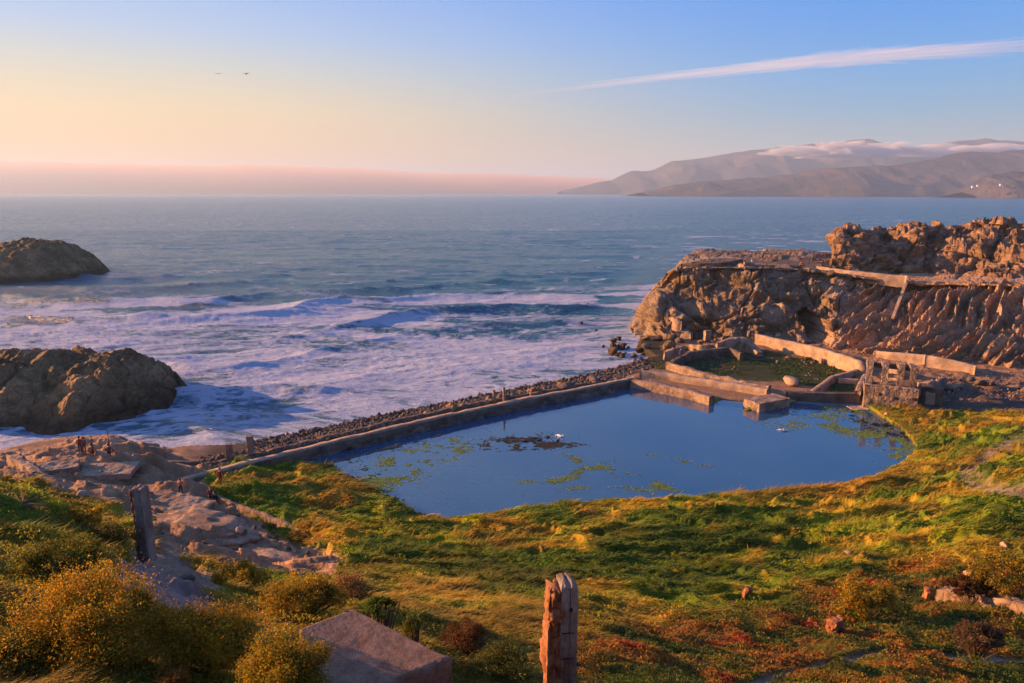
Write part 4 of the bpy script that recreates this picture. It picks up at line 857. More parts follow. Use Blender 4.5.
for u, v, r, l in [(1003,549,.5,'pale stone on the right-hand mound above the beam'),(968,576,.4,'orange stone beside the mound edge at the right'),(848,555,.25,'small stone in the meadow right of centre'),(240,533,.4,'small orange sandstone lump on the dirt shelf')]: boulder(on_ground(u, v), r, BO, l)

# ================================================================ vegetation
def blades(name, x, y, z, length, width, lean, col, seed, up=.75, droop=.5, segs=2):
    """each blade: a bent tapering strip of three rows; lean = heading the blade bends to"""
    n = len(x); r = np.random.default_rng(seed)
    la = lean + r.normal(0, .55, n); lx, ly = np.cos(la), np.sin(la)
    fa = r.uniform(0, math.pi, n); wx_, wy_ = np.cos(fa)*width/2, np.sin(fa)*width/2
    h1 = length*up*.62; h2 = length*up
    o1 = length*droop*.28; o2 = length*droop*r.uniform(.7, 1.3, n)
    V_ = np.empty((n, 5, 3)); 
    V_[:, 0] = np.stack([x-wx_, y-wy_, z-.05], -1); V_[:, 1] = np.stack([x+wx_, y+wy_, z-.05], -1)
    V_[:, 2] = np.stack([x+lx*o1+wx_*.8, y+ly*o1+wy_*.8, z+h1], -1); V_[:, 3] = np.stack([x+lx*o1-wx_*.8, y+ly*o1-wy_*.8, z+h1], -1)
    V_[:, 4] = np.stack([x+lx*o2, y+ly*o2, z+h2*r.uniform(.75, 1.05, n)], -1)
    i = np.arange(n)[:, None]*5
    cc = np.repeat(col[:, None], 5, 1)*np.array([.8, .8, 1., 1., 1.15])[None, :, None]*r.uniform(.7, 1.3, (n, 1, 1))
    me = mesh_np(name, V_.reshape(-1, 3), [i + np.array([[0, 1, 2, 3]]), i + np.array([[3, 2, 4]])], smooth=False, cols={'Col': np.clip(cc, 0, .9).reshape(-1, 3)})
    return link(name, me, M_LEAF)
def leaves(name, c, size, col, seed, nrm=None, mat=None, parent=None, asp=.5):
    """leaf quads (folded diamonds) at centres c"""
    n = len(c); r = np.random.default_rng(seed); d = r.normal(size=(n, 3))
    if nrm is not None: d = d*.55 + nrm
    d /= np.linalg.norm(d, axis=1, keepdims=True); q = r.normal(size=(n, 3)); a = np.cross(d, q); a /= np.linalg.norm(a, axis=1, keepdims=True); b_ = np.cross(d, a)
    s = (size*r.uniform(.6, 1.4, n))[:, None]
    V_ = np.stack([c - a*s, c + b_*s*asp - d*s*.15, c + a*s, c - b_*s*asp - d*s*.15], 1)
    i = np.arange(n)[:, None]*4
    cc = np.repeat((col*r.uniform(.65, 1.35, (n, 1)))[:, None], 4, 1)
    me = mesh_np(name, V_.reshape(-1, 3), [i + np.array([[0, 1, 2]]), i + np.array([[0, 2, 3]])], smooth=False, cols={'Col': np.clip(cc, 0, .9).reshape(-1, 3)})
    return link(name, me, mat or M_LEAF, parent)
def scatter(n, y0, y1, r0=-.86, r1=.86):
    y = y0*np.exp(rng.uniform(0, math.log(y1/y0), n)); rr_ = rng.uniform(r0, r1, n); x = rr_*(y+2); return x, y
def vegmask(m): return (1 - m['dirt'])*(1 - m['trk'])*(1 - m['shadesand'])*(1 - m['ndirt'])*(1 - m['swamp'])*(1 - m['path'])
SLABS = [[tuple(P(u, v, z=25.6)[:2]) for u, v in [(298,627),(334,708),(452,657),(352,607)]], [tuple(P(u, v, z=22.5)[:2]) for u, v in [(128,566),(160,622),(226,588),(168,556)]]]
def keepout(x, y): return np.minimum(poly_sdf(x, y, SLABS[0]), poly_sdf(x, y, SLABS[1])) > .08
def make_grass(name, label, n, y0, y1, size, seed, cond=None, droop=.7, up=.6):
    x, y = scatter(n, y0, y1); h, h0, m, u, v = height(x, y, True)
    vm = vegmask(m); k = (rng.random(n) < vm) & (poly_sdf(x, y, POOL) > .15) & (poly_sdf(x, y, SEA) > 1) & (rng.random(n) > m['ice']*.8) & keepout(x, y)
    cl = fbm2(x*.7, y*1.1, 3, 400); k &= rng.random(n) < .35 + 1.6*ss(-.3, .4, cl)
    x, y, h = x[k], y[k], h[k]; m = {a: b_[k] for a, b_ in m.items()}
    col = veg_color(x, y, m); hl = .45 + 1.25*ss(-.4, .5, fbm2(x*.4, y*.6, 3, 401))
    L_ = size(y)*hl*rng.uniform(.6, 1.3, len(x)); wd = np.clip(y*.0013, .006, .09)*rng.uniform(.7, 1.4, len(x))
    lean = -.25 + .9*fbm2(x*.08, y*.08, 2, 402)
    o = blades(name, x, y, h, L_, wd, lean, col, seed, up=up, droop=droop); tag(o, label, 'grass', kind='stuff'); return o
make_grass('meadow_grass', 'wind-combed green and golden grass of the meadow around the pool', 620000, 22, 112, lambda y: np.clip(.22 + y*.0065, .2, .6), 11, droop=.95, up=.5)
make_grass('slope_grass', 'short dry grass and herbs on the near slope', 260000, 6.0, 24, lambda y: .10 + y*.011, 12)
# ice plant and other leafy ground cover at lower right
x, y = scatter(330000, 9, 52, -.1, .86); h, h0, m, u, v = height(x, y, True)
k = (rng.random(len(x)) < m['ice']*(1-m['path'])*1.1) & (rng.random(len(x)) < .25 + 1.4*ss(-.35, .3, fbm2(x*1.6, y*1.9, 3, 410)))
x, y, h = x[k], y[k], h[k]; m = {a: b_[k] for a, b_ in m.items()}
lift = .28*np.clip(fbm2(x*1.4, y*1.4, 3, 411)+.25, 0, 1) + rng.uniform(0, .08, len(x))
tag(leaves('ice_plant', np.stack([x, y, h+lift], -1), np.clip(y*.0026, .03, .12), veg_color(x, y, m)*1.15*np.where(rng.random((len(x), 1)) < .12, np.array([[1.8, .7, .6]]), 1), 13), 'red and green leafy ice plant carpet on the lower right slope', 'ground cover', kind='stuff')
# scattered herb leaves over whole slope for texture
x, y = scatter(240000, 7, 60); h, h0, m, u, v = height(x, y, True); vm = vegmask(m)
k = (rng.random(len(x)) < vm) & (fbm2(x*.35, y*.35, 3, 420) > .02) & keepout(x, y) & (poly_sdf(x, y, POOL) > .5)
x, y, h = x[k], y[k], h[k]; m = {a: b_[k] for a, b_ in m.items()}
lift = np.clip(fbm2(x*1.2, y*1.2, 3, 421)+.2, 0, 1)*np.clip(.2 + y*.006, .2, .5) + rng.uniform(0, .12, len(x))
tag(leaves('herb_cover', np.stack([x, y, h+lift], -1), np.clip(y*.0022, .018, .11), veg_color(x, y, m)*np.array([.9, 1.15, .8]), 14), 'low leafy herbs growing among the grass', 'ground cover', kind='stuff')

# bushes: stem, branches and a lumpy leafy crown
def bush(name, label, u, v, Y, rx, ry, rz, cols, n, leaf, seed, dz=0.0, group=None):
    r = np.random.default_rng(seed); p = P(u, v, Y=Y); g = gh(p.x, p.y); cz = p.z + dz
    t = empty(name, (p.x, p.y, g)); tag(t, label, 'bush', group)
    c = np.array([0, 0, cz - g])
    NL = 38; lob = r.normal(size=(NL, 3)); lob /= np.linalg.norm(lob, axis=1, keepdims=True); lob[:, 2] = np.abs(lob[:, 2])*1.1 - .25
    lc = lob*np.array([rx, ry, rz])*r.uniform(.45, .95, (NL, 1)); lr = r.uniform(.16, .40, NL)*min(rx, ry, rz)*1.1
    pk = r.integers(0, NL, n); d = r.normal(size=(n, 3)); d /= np.linalg.norm(d, axis=1, keepdims=True)
    q = lc[pk] + d*(lr[pk]*np.where(r.random(n) < .78, r.uniform(.72, 1.12, n), r.uniform(1.05, 1.75, n)))[:, None]
    q = q[(c[2] + q[:, 2]) > -.05]; n = len(q)
    cc = np.array(cols)[r.choice(len(cols), n, p=None)]*(.8 + .5*fbm3(q[:, 0]*3, q[:, 1]*3, q[:, 2]*3, 2, seed))[:, None]
    leaves('crown', q + c, np.full(n, leaf), cc, seed+1, nrm=None, parent=t, asp=.42)
    # twigs
    bm = bmesh.new()
    for k in range(NL):
        a = Vector((lc[k][0]*.1, lc[k][1]*.1, 0)); b_ = Vector(lc[k])*r.uniform(1., 1.45) + Vector(c); b_.z = max(b_.z, .1); dv = b_ - a; L_ = dv.length
        mt = Matrix.Translation((a+b_)/2) @ dv.to_track_quat('Z', 'Y').to_matrix().to_4x4()
        bmesh.ops.create_cone(bm, segments=5, radius1=.02, radius2=.006, depth=L_, matrix=mt, cap_ends=False)
    link('stem', bm_mesh('stem', bm), M_STEM, t); return t
GO = [(.66, .36, .02), (.55, .32, .02), (.36, .26, .02), (.68, .28, .02)]; GR = [(.14, .16, .02), (.24, .23, .02), (.38, .30, .02)]; DG = [(.07, .09, .02), (.11, .13, .02), (.20, .17, .02)]
OR = [(.36, .12, .02), (.28, .13, .02), (.20, .12, .02)]
bush('bush', 'biggest golden bush filling the lower left corner', 85, 634, 8.6, 1.05, .9, .86, GO+GO+GR, 60000, .019, 21)
bush('bush', 'dark green bush at the very edge, lower left, beside the big golden bush', 8, 668, 8.0, .6, .6, .55, DG, 16000, .016, 22)
bush('bush', 'flat golden bush just right of the big one, dark below', 207, 640, 8.8, .68, .6, .54, GO+GO+GR, 26000, .018, 23)
bush('bush', 'golden bush leaning on the left edge of the big concrete slab', 288, 670, 7.6, .60, .42, .52, GO+GR+GR, 28000, .015, 24)
bush('bush', 'small orange bush at the bottom edge between two golden bushes', 172, 690, 7.6, .22, .25, .3, OR, 7000, .014, 25)
bush('bush', 'loose leafy green bush behind the concrete slab', 300, 603, 13.5, .95, .8, .55, GR+GO, 17000, .024, 26)
bush('bush', 'small yellow-green bush on the slope below the sandstone hump', 240, 580, 17, .75, .7, .5, GR+GO, 9000, .026, 27)
bush('bush', 'pinkish-gold tuft bush behind the slab', 350, 590, 18, .6, .6, .4, [(.34,.16,.06),(.26,.14,.05)], 7000, .026, 28)
bush('bush', 'small bright green sprig at the slab corner', 412, 628, 10.5, .16, .16, .28, [(.12,.17,.02),(.18,.17,.02)], 1800, .016, 29)
bush('bush', 'rusty rounded bush beyond the right corner of the slab', 462, 640, 12.5, .55, .5, .36, [(.26,.08,.03),(.20,.09,.03),(.12,.07,.02)], 12000, .016, 30)
bush('bush', 'low bright green plant against the far edge of the slab', 380, 606, 11, .3, .3, .14, [(.12,.18,.02)], 2500, .02, 31)
bush('bush', 'grey-green bush in the middle of the left slope', 62, 560, 12, 1.0, .9, .45, DG+GR, 17000, .02, 32)
bush('bush', 'rounded brown-green bush on the left slope beside the tall post', 100, 545, 16, .9, .9, .5, DG+[(.14,.10,.03)], 12000, .024, 33)
bush('bush', 'yellow-tipped bush on the crest of the far left slope', 25, 520, 17, 1.2, .9, .5, GR+GO, 13000, .026, 34)
bush('bush', 'yellow-green bush on the slope crest, right of the far left one', 75, 522, 19, 1.1, .8, .4, GR+GO, 12000, .028, 35)
bush('bush', 'round yellow-green bush above the pale broken pillar', 870, 602, 31, 2.0, 1.6, .9, GR+GO, 10000, .06, 36)
bush('bush', 'dark red-topped bush right of the leaning stump', 972, 588, 33, 1.5, 1.0, .5, [(.28,.04,.02),(.08,.07,.02),(.05,.06,.02)], 8000, .055, 37)
bush('bush', 'dry pinkish heap of brush below the fallen beam', 978, 636, 25, 1.1, .8, .5, [(.24,.13,.08),(.16,.09,.05),(.10,.08,.03)], 10000, .04, 38)
bush('bush', 'dark green shrub below the post nearest the camera, to its left', 500, 672, 11.5, .7, .7, .5, DG, 12000, .018, 39)
bush('bush', 'brown leafy mound at the right edge above the beam', 1010, 575, 33, 2.4, 1.6, .9, GR+GO+DG, 10000, .06, 40)

# algae and mud in the pool
def mats(name, label, blobs, thr, seed, cols, size, zoff, cat):
    cs = []; r = np.random.default_rng(seed)
    for u, v, du, dv, rot, n in blobs:
        a = r.normal(0, .5, n); b_ = r.normal(0, .5, n); uu = u + a*du*math.cos(rot) - b_*dv*math.sin(rot); vv = v + a*du*math.sin(rot) + b_*dv*math.cos(rot)
        d = ray(uu, vv); tt = (POOLZ - CAMZ)/d[2]; x_, y_ = d[0]*tt, d[1]*tt
        k = (fbm2(x_*.55, y_*.55, 4, seed) + .5*fbm2(x_*2.2, y_*2.2, 3, seed+7) > thr + .06) & (poly_sdf(x_, y_, POOL) < 0); cs.append(np.stack([x_[k], y_[k], POOLZ + zoff + r.uniform(0, .02, k.sum())], -1))
    c_ = np.concatenate(cs); col = np.array(cols)[r.integers(0, len(cols), len(c_))]
    return tag(leaves(name, c_, np.full(len(c_), size), col, seed, nrm=np.array([0, 0, 3.5]), asp=.8), label, cat, kind='stuff')
ALG = [(.26, .34, .07), (.32, .40, .09), (.20, .26, .07)]
mats('algae', 'thin green algae floating on the pool', [(430,455,45,9,-.25,9000),(400,468,20,16,0,6000),(375,485,22,16,.3,3500),(450,444,28,6,-.1,4000),(600,468,36,3.5,.35,2600),(565,478,30,4,-.35,3000),(640,480,40,4,.3,2400),(605,490,50,4,0,1500),(530,484,16,3,0,600),(680,460,30,2,.2,700),
     (850,428,60,8,.25,9000),(890,445,32,12,.5,9000),(905,462,20,8,0,4000),(860,482,40,4,-.2,2500),(790,425,40,5,0,900),(840,412,50,4,.05,3500)], .02, 500, ALG, .10, .012, 'algae')
mats('mud_bank', 'dark mud and weed just showing at the surface of the pool', [(525,441,36,5,-.05,5000),(545,445,30,3,0,2000),(508,447,34,3,0,2000)], .13, 520, [(.08,.075,.06),(.12,.10,.07)], .16, .012, 'mud')
mats('shore_weed', 'dark weed at the waterline of the pool', [(340,462,14,8,0,900),(360,480,22,10,.4,1200),(385,500,20,6,.3,700),(880,425,50,6,.35,2500)], .1, 530, [(.05,.05,.025),(.03,.03,.02)], .16, .02, 'weed')

# swamp plants
x = rng.uniform(25, 62, 40000); y = rng.uniform(98, 125, 40000); h, h0, m, u, v = height(x, y, True); k = (rng.random(len(x)) < m['swamp']) & (fbm2(x*.3, y*.3, 3, 540) > -.05) & (poly_sdf(x, y, POOL) > .5)
c_ = np.stack([x[k], y[k], h[k] + rng.uniform(0, .12, k.sum())], -1)
tag(leaves('basin_weed', c_, np.full(len(c_), .16), np.array([.055, .085, .02])*(.8+rng.random((len(c_), 1))), 541, nrm=np.array([0, 0, 1.5])), 'green weed covering the floor of the drained basin', 'weed', kind='stuff')

# ================================================================ people
def skin_body(name, J, E, R_):
    me = bpy.data.meshes.new(name + '_rig'); me.from_pydata(J, E, []); o = bpy.data.objects.new('rig', me); COL.objects.link(o)
    md = o.modifiers.new('s', 'SKIN'); me.update()
    lay_ = me.skin_vertices[0] if me.skin_vertices else None
    if lay_ is None:
        bm = bmesh.new(); bm.from_mesh(me); bm.verts.layers.skin.verify(); bm.to_mesh(me); bm.free(); lay_ = me.skin_vertices[0]
    for i, rr_ in enumerate(R_): lay_.data[i].radius = rr_ if isinstance(rr_, tuple) else (rr_, rr_)
    lay_.data[0].use_root = True
    s2 = o.modifiers.new('d', 'SUBSURF'); s2.levels = 1; s2.render_levels = 1
    dg = bpy.context.evaluated_depsgraph_get(); m2 = bpy.data.meshes.new_from_object(o.evaluated_get(dg)); bpy.data.objects.remove(o)
    m2.name = name
    for p_ in m2.polygons: p_.use_smooth = True
    return m2
BE = [(0,1),(1,2),(2,3),(3,4),(2,5),(5,6),(6,7),(2,8),(8,9),(9,10),(0,11),(11,12),(12,13),(13,14),(0,15),(15,16),(16,17),(17,18)]
BR_ = [.15,.14,(.16,.11),.055,.10,.065,.045,.035,.065,.045,.035,.085,.065,.045,.035,.085,.065,.045,.035]
POSES = {
 'stand': [(0,0,.95),(0,0,1.18),(0,0,1.42),(0,0,1.52),(0,-.02,1.66),(-.2,0,1.40),(-.24,.02,1.12),(-.22,-.08,.88),(.2,0,1.40),(.24,.02,1.12),(.2,-.1,.9),(-.1,0,.88),(-.11,-.02,.48),(-.11,.02,.08),(-.12,-.14,.04),(.1,0,.88),(.11,-.02,.48),(.12,.02,.08),(.13,-.14,.04)],
 'walk': [(0,0,.94),(0,-.03,1.17),(0,-.06,1.41),(0,-.07,1.51),(0,-.10,1.65),(-.2,-.06,1.39),(-.25,.10,1.14),(-.22,.12,.92),(.2,-.06,1.39),(.25,-.16,1.14),(.2,-.32,.98),(-.1,0,.87),(-.11,-.18,.48),(-.11,-.22,.08),(-.12,-.38,.04),(.1,0,.87),(.11,.10,.47),(.12,.32,.12),(.13,.24,.04)],
 'sit': [(0,0,.15),(0,.02,.40),(0,-.04,.64),(0,-.07,.74),(0,-.11,.88),(-.2,-.04,.62),(-.26,-.10,.36),(-.16,-.30,.30),(.2,-.04,.62),(.26,-.10,.36),(.16,-.30,.30),(-.1,-.06,.14),(-.16,-.42,.36),(-.14,-.66,.06),(-.14,-.80,.04),(.1,-.06,.14),(.16,-.42,.36),(.14,-.66,.06),(.14,-.80,.04)],
 'bend': [(0,0,.88),(0,-.12,1.08),(0,-.28,1.24),(0,-.36,1.30),(0,-.48,1.36),(-.2,-.28,1.22),(-.24,-.38,.98),(-.2,-.50,.80),(.2,-.28,1.22),(.24,-.38,.98),(.2,-.50,.80),(-.1,0,.84),(-.12,-.08,.46),(-.11,.02,.08),(-.12,-.14,.04),(.1,0,.84),(.12,-.10,.46),(.12,.0,.08),(.13,-.16,.04)]}
SKINC = plain_mat('skin', (.45, .25, .17), .6); HAIRC = plain_mat('hair', (.03, .02, .015), .7); DARKC = plain_mat('dark_trousers', (.03, .03, .045), .85); SHOE = plain_mat('shoes', (.03, .025, .02), .6)
BODY = {}
for k, J in POSES.items():
    b_ = skin_body('person_body', J, BE, BR_); BODY[k] = b_
def person(loc, pose, rz, label, top, legs=DARKC, s=1.0):
    b_ = BODY[pose].copy(); J = POSES[pose]; b_.materials.clear()
    for mm in (SKINC, top, legs, SHOE): b_.materials.append(mm)
    seg = [(i, j) for i, j in BE]; cls = {}
    jn = [Vector(q) for q in J]
    for pl in b_.polygons:
        c_ = pl.center; best = min(range(len(jn)), key=lambda q: (c_-jn[q]).length)
        pl.material_index = 0 if best in (4, 3, 7, 10) else 1 if best in (1, 2, 5, 6, 8, 9) else 3 if best in (14, 18) else 2
    t = empty('person', loc, rz); t.scale = (s, s, s); tag(t, label, 'person'); link('body', b_, None, t)
    bm = bmesh.new(); bmesh.ops.create_icosphere(bm, subdivisions=2, radius=.118); bmesh.ops.translate(bm, vec=jn[4] + Vector((0, .02, .05)), verts=bm.verts)
    hd = bm_mesh('hair', bm, True); link('hair', hd, HAIRC, t)
    bm = bmesh.new(); bmesh.ops.create_icosphere(bm, subdivisions=2, radius=.10); bmesh.ops.scale(bm, vec=(.85, 1, 1.15), verts=bm.verts); bmesh.ops.translate(bm, vec=jn[4] + Vector((0, -.04, 0)), verts=bm.verts)
    link('face', bm_mesh('face', bm, True), SKINC, t); return t
cl = lambda n, c_: plain_mat(n, c_, .85)
RED = cl('red_jacket', (.30, .03, .03)); ORG = cl('orange_top', (.45, .13, .05)); BLK = cl('black_jacket', (.02, .02, .03)); BLU = cl('blue_jacket', (.05, .09, .25)); GRY = cl('grey_top', (.2, .2, .22)); WHT = cl('pale_top', (.5, .47, .45)); BRN = cl('brown_top', (.14, .06, .04))
def gz(u, v, z=None):
    return on_ground(u, v) if z is None else P(u, v, z=z)
person(gz(221, 487), 'walk', R(40), 'person in a red and orange top walking in the grass beside the sea wall', RED, cl('brown_trousers', (.16, .07, .05)), 1.1)
person(gz(181, 496), 'bend', R(200), 'person in an orange top bending forward beside the near end of the sea wall', ORG, DARKC, 1.05)
person(gz(211, 500), 'sit', R(30), 'person in red sitting by the sunken channel', RED, DARKC, 1.15)
person(gz(216, 502), 'sit', R(-20), 'person in black sitting close beside the one in red at the channel', BLK, DARKC, 1.05)
for u, v, ps, l, mt, s_ in [(81,456,'stand','person in a dark red jacket, left of a pair on the outermost left rocks',BRN,1.05),(85,456,'stand','person in a brown jacket, right of a pair on the outermost left rocks',RED,1.0),
        (92,456,'sit','angler crouching beside the shorter fishing rod on the left rocks',ORG,1.2),(109,455,'sit','angler sitting beside the tallest fishing rod on the left rocks',BRN,1.2)]:
    p = on_ground(u, v); person(p, ps, R(190), l, mt, s=s_)
for u, h_, l in [(93.5, 2.2, 'shorter fishing rod held upright on the left rocks'), (110.5, 2.8, 'tallest fishing rod held upright on the left rocks')]:
    p = on_ground(u, 456); bm = bmesh.new(); bmesh.ops.create_cone(bm, segments=8, radius1=.06, radius2=.035, depth=h_, matrix=Matrix.Translation((0, 0, h_/2)), cap_ends=True)
    bmesh.ops.create_cone(bm, segments=8, radius1=.10, radius2=.10, depth=.3, matrix=Matrix.Translation((0, 0, .5)), cap_ends=True)
    o = link('fishing_rod', bm_mesh('fishing_rod', bm), DARKC); o.location = p; tag(o, l, 'fishing rod')
for k, (u, Y, z_, ps, l, mt, s_) in enumerate([(744,154.5,16.6,'sit','person in dark clothes sitting left on the masonry lookout',BLU,1.1),(751.5,155,16.6,'sit','person in a pale top sitting right on the masonry lookout',WHT,1.1),
        (809,163,Tz+.2,'stand','taller person in black standing on the headland terrace, left of two',BLK,1.05),(812.5,164,Tz+.2,'stand','person in black standing on the headland terrace, right of two',BLK,.98),
        (801,157,Tz+.2,'sit','person in pink sitting on the terrace edge, left of a close pair',ORG,1.2),(804,157,Tz+.2,'sit','person in grey sitting on the terrace edge, right of a close pair',GRY,1.15)]):
    person(X(u, Y, z_), ps, R(20+k*40), l, mt, s=s_)
for u, v, ps, l, mt in [(760,334,'stand','dark clothed person at the cliff foot, left of two by the long wall',BLK),(764,335,'sit','person crouching at the cliff foot, right of two by the long wall',BLU),
        (794,337,'walk','person in orange walking along the track in front of the cave',ORG),(680,366,'stand','person in a blue jacket on the corner where sea wall and basin wall meet',BLU)]:
    p = on_ground(u, v); p.z = max(p.z, 2.9) if u == 680 else p.z; person(p, ps, R(30), l, mt, s=1.15)

# gulls
M_GULL = plain_mat('gull_white', (.75, .75, .75), .6); M_GULLG = plain_mat('gull_grey', (.3, .3, .32), .6); M_BIRD = plain_mat('dark_bird', (.05, .04, .04), .7)
def gull(loc, rz, label, mat, wings=False, s=1., grp=None):
    bm = bmesh.new()
    if wings:
        V_ = [(-.75,.05,.18),(-.35,0,.22),(0,-.08,.05),(.35,0,.22),(.75,.05,.18),(-.72,.12,.17),(-.3,.2,.2),(0,.22,.04),(.3,.2,.2),(.72,.12,.17)]
        vs_ = [bm.verts.new(q) for q in V_]; vb = [bm.verts.new((q[0], q[1], q[2]-.03)) for q in V_]
        for i in range(4): bm.faces.new([vs_[i], vs_[i+1], vs_[i+6], vs_[i+5]]); bm.faces.new([vb[i+5], vb[i+6], vb[i+1], vb[i]]); bm.faces.new([vs_[i+1], vs_[i], vb[i], vb[i+1]]); bm.faces.new([vs_[i+5], vs_[i+6], vb[i+6], vb[i+5]])
    g0 = bmesh.ops.create_icosphere(bm, subdivisions=2, radius=1)['verts']; bmesh.ops.scale(bm, vec=(.10, .27, .10), verts=g0)
    for q in g0:
        if q.co.y > .12: q.co.z += .03
    g1 = bmesh.ops.create_icosphere(bm, subdivisions=1, radius=.065)['verts']; bmesh.ops.translate(bm, vec=(0, -.26, .10 if not wings else .03), verts=g1)
    g2 = bmesh.ops.create_cone(bm, segments=6, radius1=.02, radius2=.004, depth=.09, cap_ends=True, matrix=Matrix.Translation((0, -.35, .09 if not wings else .02)) @ Matrix.Rotation(R(90), 4, 'X'))
    g3 = bmesh.ops.create_cone(bm, segments=4, radius1=.07, radius2=.01, depth=.16, cap_ends=True, matrix=Matrix.Translation((0, .32, .0)) @ Matrix.Rotation(R(-90), 4, 'X'))
    o = link('gull', bm_mesh('gull', bm, True), mat); o.location = loc; o.rotation_euler = (0, 0, rz); o.scale = (s, s, s); tag(o, label, 'bird', grp)
gull(P(560, 436, z=POOLZ+.1), 1., 'white gull standing on the mud bank in the pool', M_GULL, s=1.7)
gull(P(781, 430, z=POOLZ+.05), 1.4, 'white gull floating on the pool, left of a pair', M_GULL, s=1.3); gull(P(785, 431, z=POOLZ+.05), 1.8, 'white gull floating on the pool, right of a pair', M_GULLG, s=1.3)
for u, v in [(533,438),(540,440),(548,437),(552,441),(525,441),(558,440)]: gull(P(u, v, z=POOLZ+.08), rng.uniform(0, 6), 'dark bird resting on the mud bank in the pool', M_BIRD, s=1.2, grp='birds on the mud bank')
gull(P(218, 74, Y=150), .3, 'bird gliding high over the sea, left of two', M_BIRD, True, .8); gull(P(246, 74, Y=150), -.2, 'bird gliding high over the sea, right of two', M_BIRD, True, 1.0)

# ================================================================ far shore
M_HILL = rock_mat('far_hill', (.04, .042, .06), (.12, .085, .085), (.065, .058, .065), scale=.0025, bump=.6, fine=6)
def ridge(name, prof, Yc, depth, seed, amp):
    A = np.array([tuple(P(u, v, Y=Yc)) for u, v in prof]); n = 600; xs = np.linspace(A[0, 0], A[-1, 0], n); hz = np.interp(xs, A[:, 0], A[:, 2])
    hz = np.maximum(hz + amp*.25*fbm2(xs/(amp*3), xs*0, 4, seed), 0); ds = np.linspace(0, 1, 120); XX = xs[None] + 0*ds[:, None]; D = ds[:, None] + 0*xs[None]
    # spurs and gullies running down toward the water
    ph = fbm2(XX/(amp*6) + seed, D*1.2, 4, seed+2); sp_ = (1 - np.abs(fbm2(XX/(amp*3.5), D*.9, 4, seed+3))*2.2)
    Z = hz[None]*(1 - D)**.9 + np.sin(D*math.pi)*(amp*.9*sp_*.6 + amp*.8*ph)*np.clip(hz/(hz.max()), 0, 1)[None]
    Z = np.where(D < .97, np.maximum(Z, 2 + 12*(1-D)), -5)*np.clip(hz/8, 0, 1)[None] - 3*(hz[None] < 4)
    YY = Yc - D*depth*(.35 + .65*(hz/hz.max()))[None] + amp*1.2*fbm2(XX/(amp*5), D*0, 3, seed+4)*D
    # back slope
    Vb = np.stack([XX[:1], YY[:1] + depth*.8, Z[:1]*0 - 5], -1); V_ = np.concatenate([Vb, np.stack([XX, YY, Z], -1)], 0)
    me = mesh_np(name, V_.reshape(-1, 3), [grid_faces(V_.shape[0], n)]); tag(link(name, me, M_HILL), kind='structure')
ridge('hills', [(560,192),(585,186),(612,180),(632,170),(655,167),(672,160),(700,155),(722,152),(745,152),(770,149),(800,147),(820,145),(845,142),(870,140),(890,142),(912,147),(930,145),(960,142),(985,138),(1003,140),(1030,142),(1100,145),(1200,150),(1350,160)], 9900, 1700, 601, 220)
ridge('hills', [(640,192),(670,187),(700,183),(740,180),(775,176),(800,172),(830,169),(862,166),(890,164),(915,160),(935,158),(960,153),(990,152),(1024,150),(1100,147),(1200,150),(1350,155)], 5700, 1100, 602, 130)
ridge('hills', [(962,192),(968,187),(976,181),(984,176),(996,173),(1010,172),(1024,173),(1060,170),(1120,168),(1250,172)], 4100, 380, 603, 42)
M_WH = plain_mat('white_wall', (.8, .78, .75), .8); M_RF = plain_mat('red_roof', (.35, .1, .06), .8)
for u, v, w_, l in [(973,187,14,'small white house at the left foot of the far right headland'),(978,186,11,'small white house just above the leftmost one on the far right headland'),(1001,185,13,'white house farther right on the far headland')]:
    Yh = 3890; p = P(u, v, Y=Yh); t = empty('far_house', (p.x, Yh, p.z-12)); tag(t, l, 'house')
    bm = bmesh.new(); bmesh.ops.create_cube(bm, size=1, matrix=Matrix.Translation((0, 0, 12)) @ Matrix.Diagonal((w_, 8, 10, 1))); link('wall', bm_mesh('wall', bm), M_WH, t)
    bm = bmesh.new(); vs_ = [bm.verts.new(q) for q in [(-w_/2-1,-5.5,17),(w_/2+1,-5.5,17),(w_/2+1,5.5,17),(-w_/2-1,5.5,17),(-w_/2,0,20),(w_/2,0,20)]]
    for f in [(0,1,5,4),(2,3,4,5),(0,4,3),(1,2,5),(3,2,1,0)]: bm.faces.new([vs_[i] for i in f])
    link('roof', bm_mesh('roof', bm), M_RF, t)

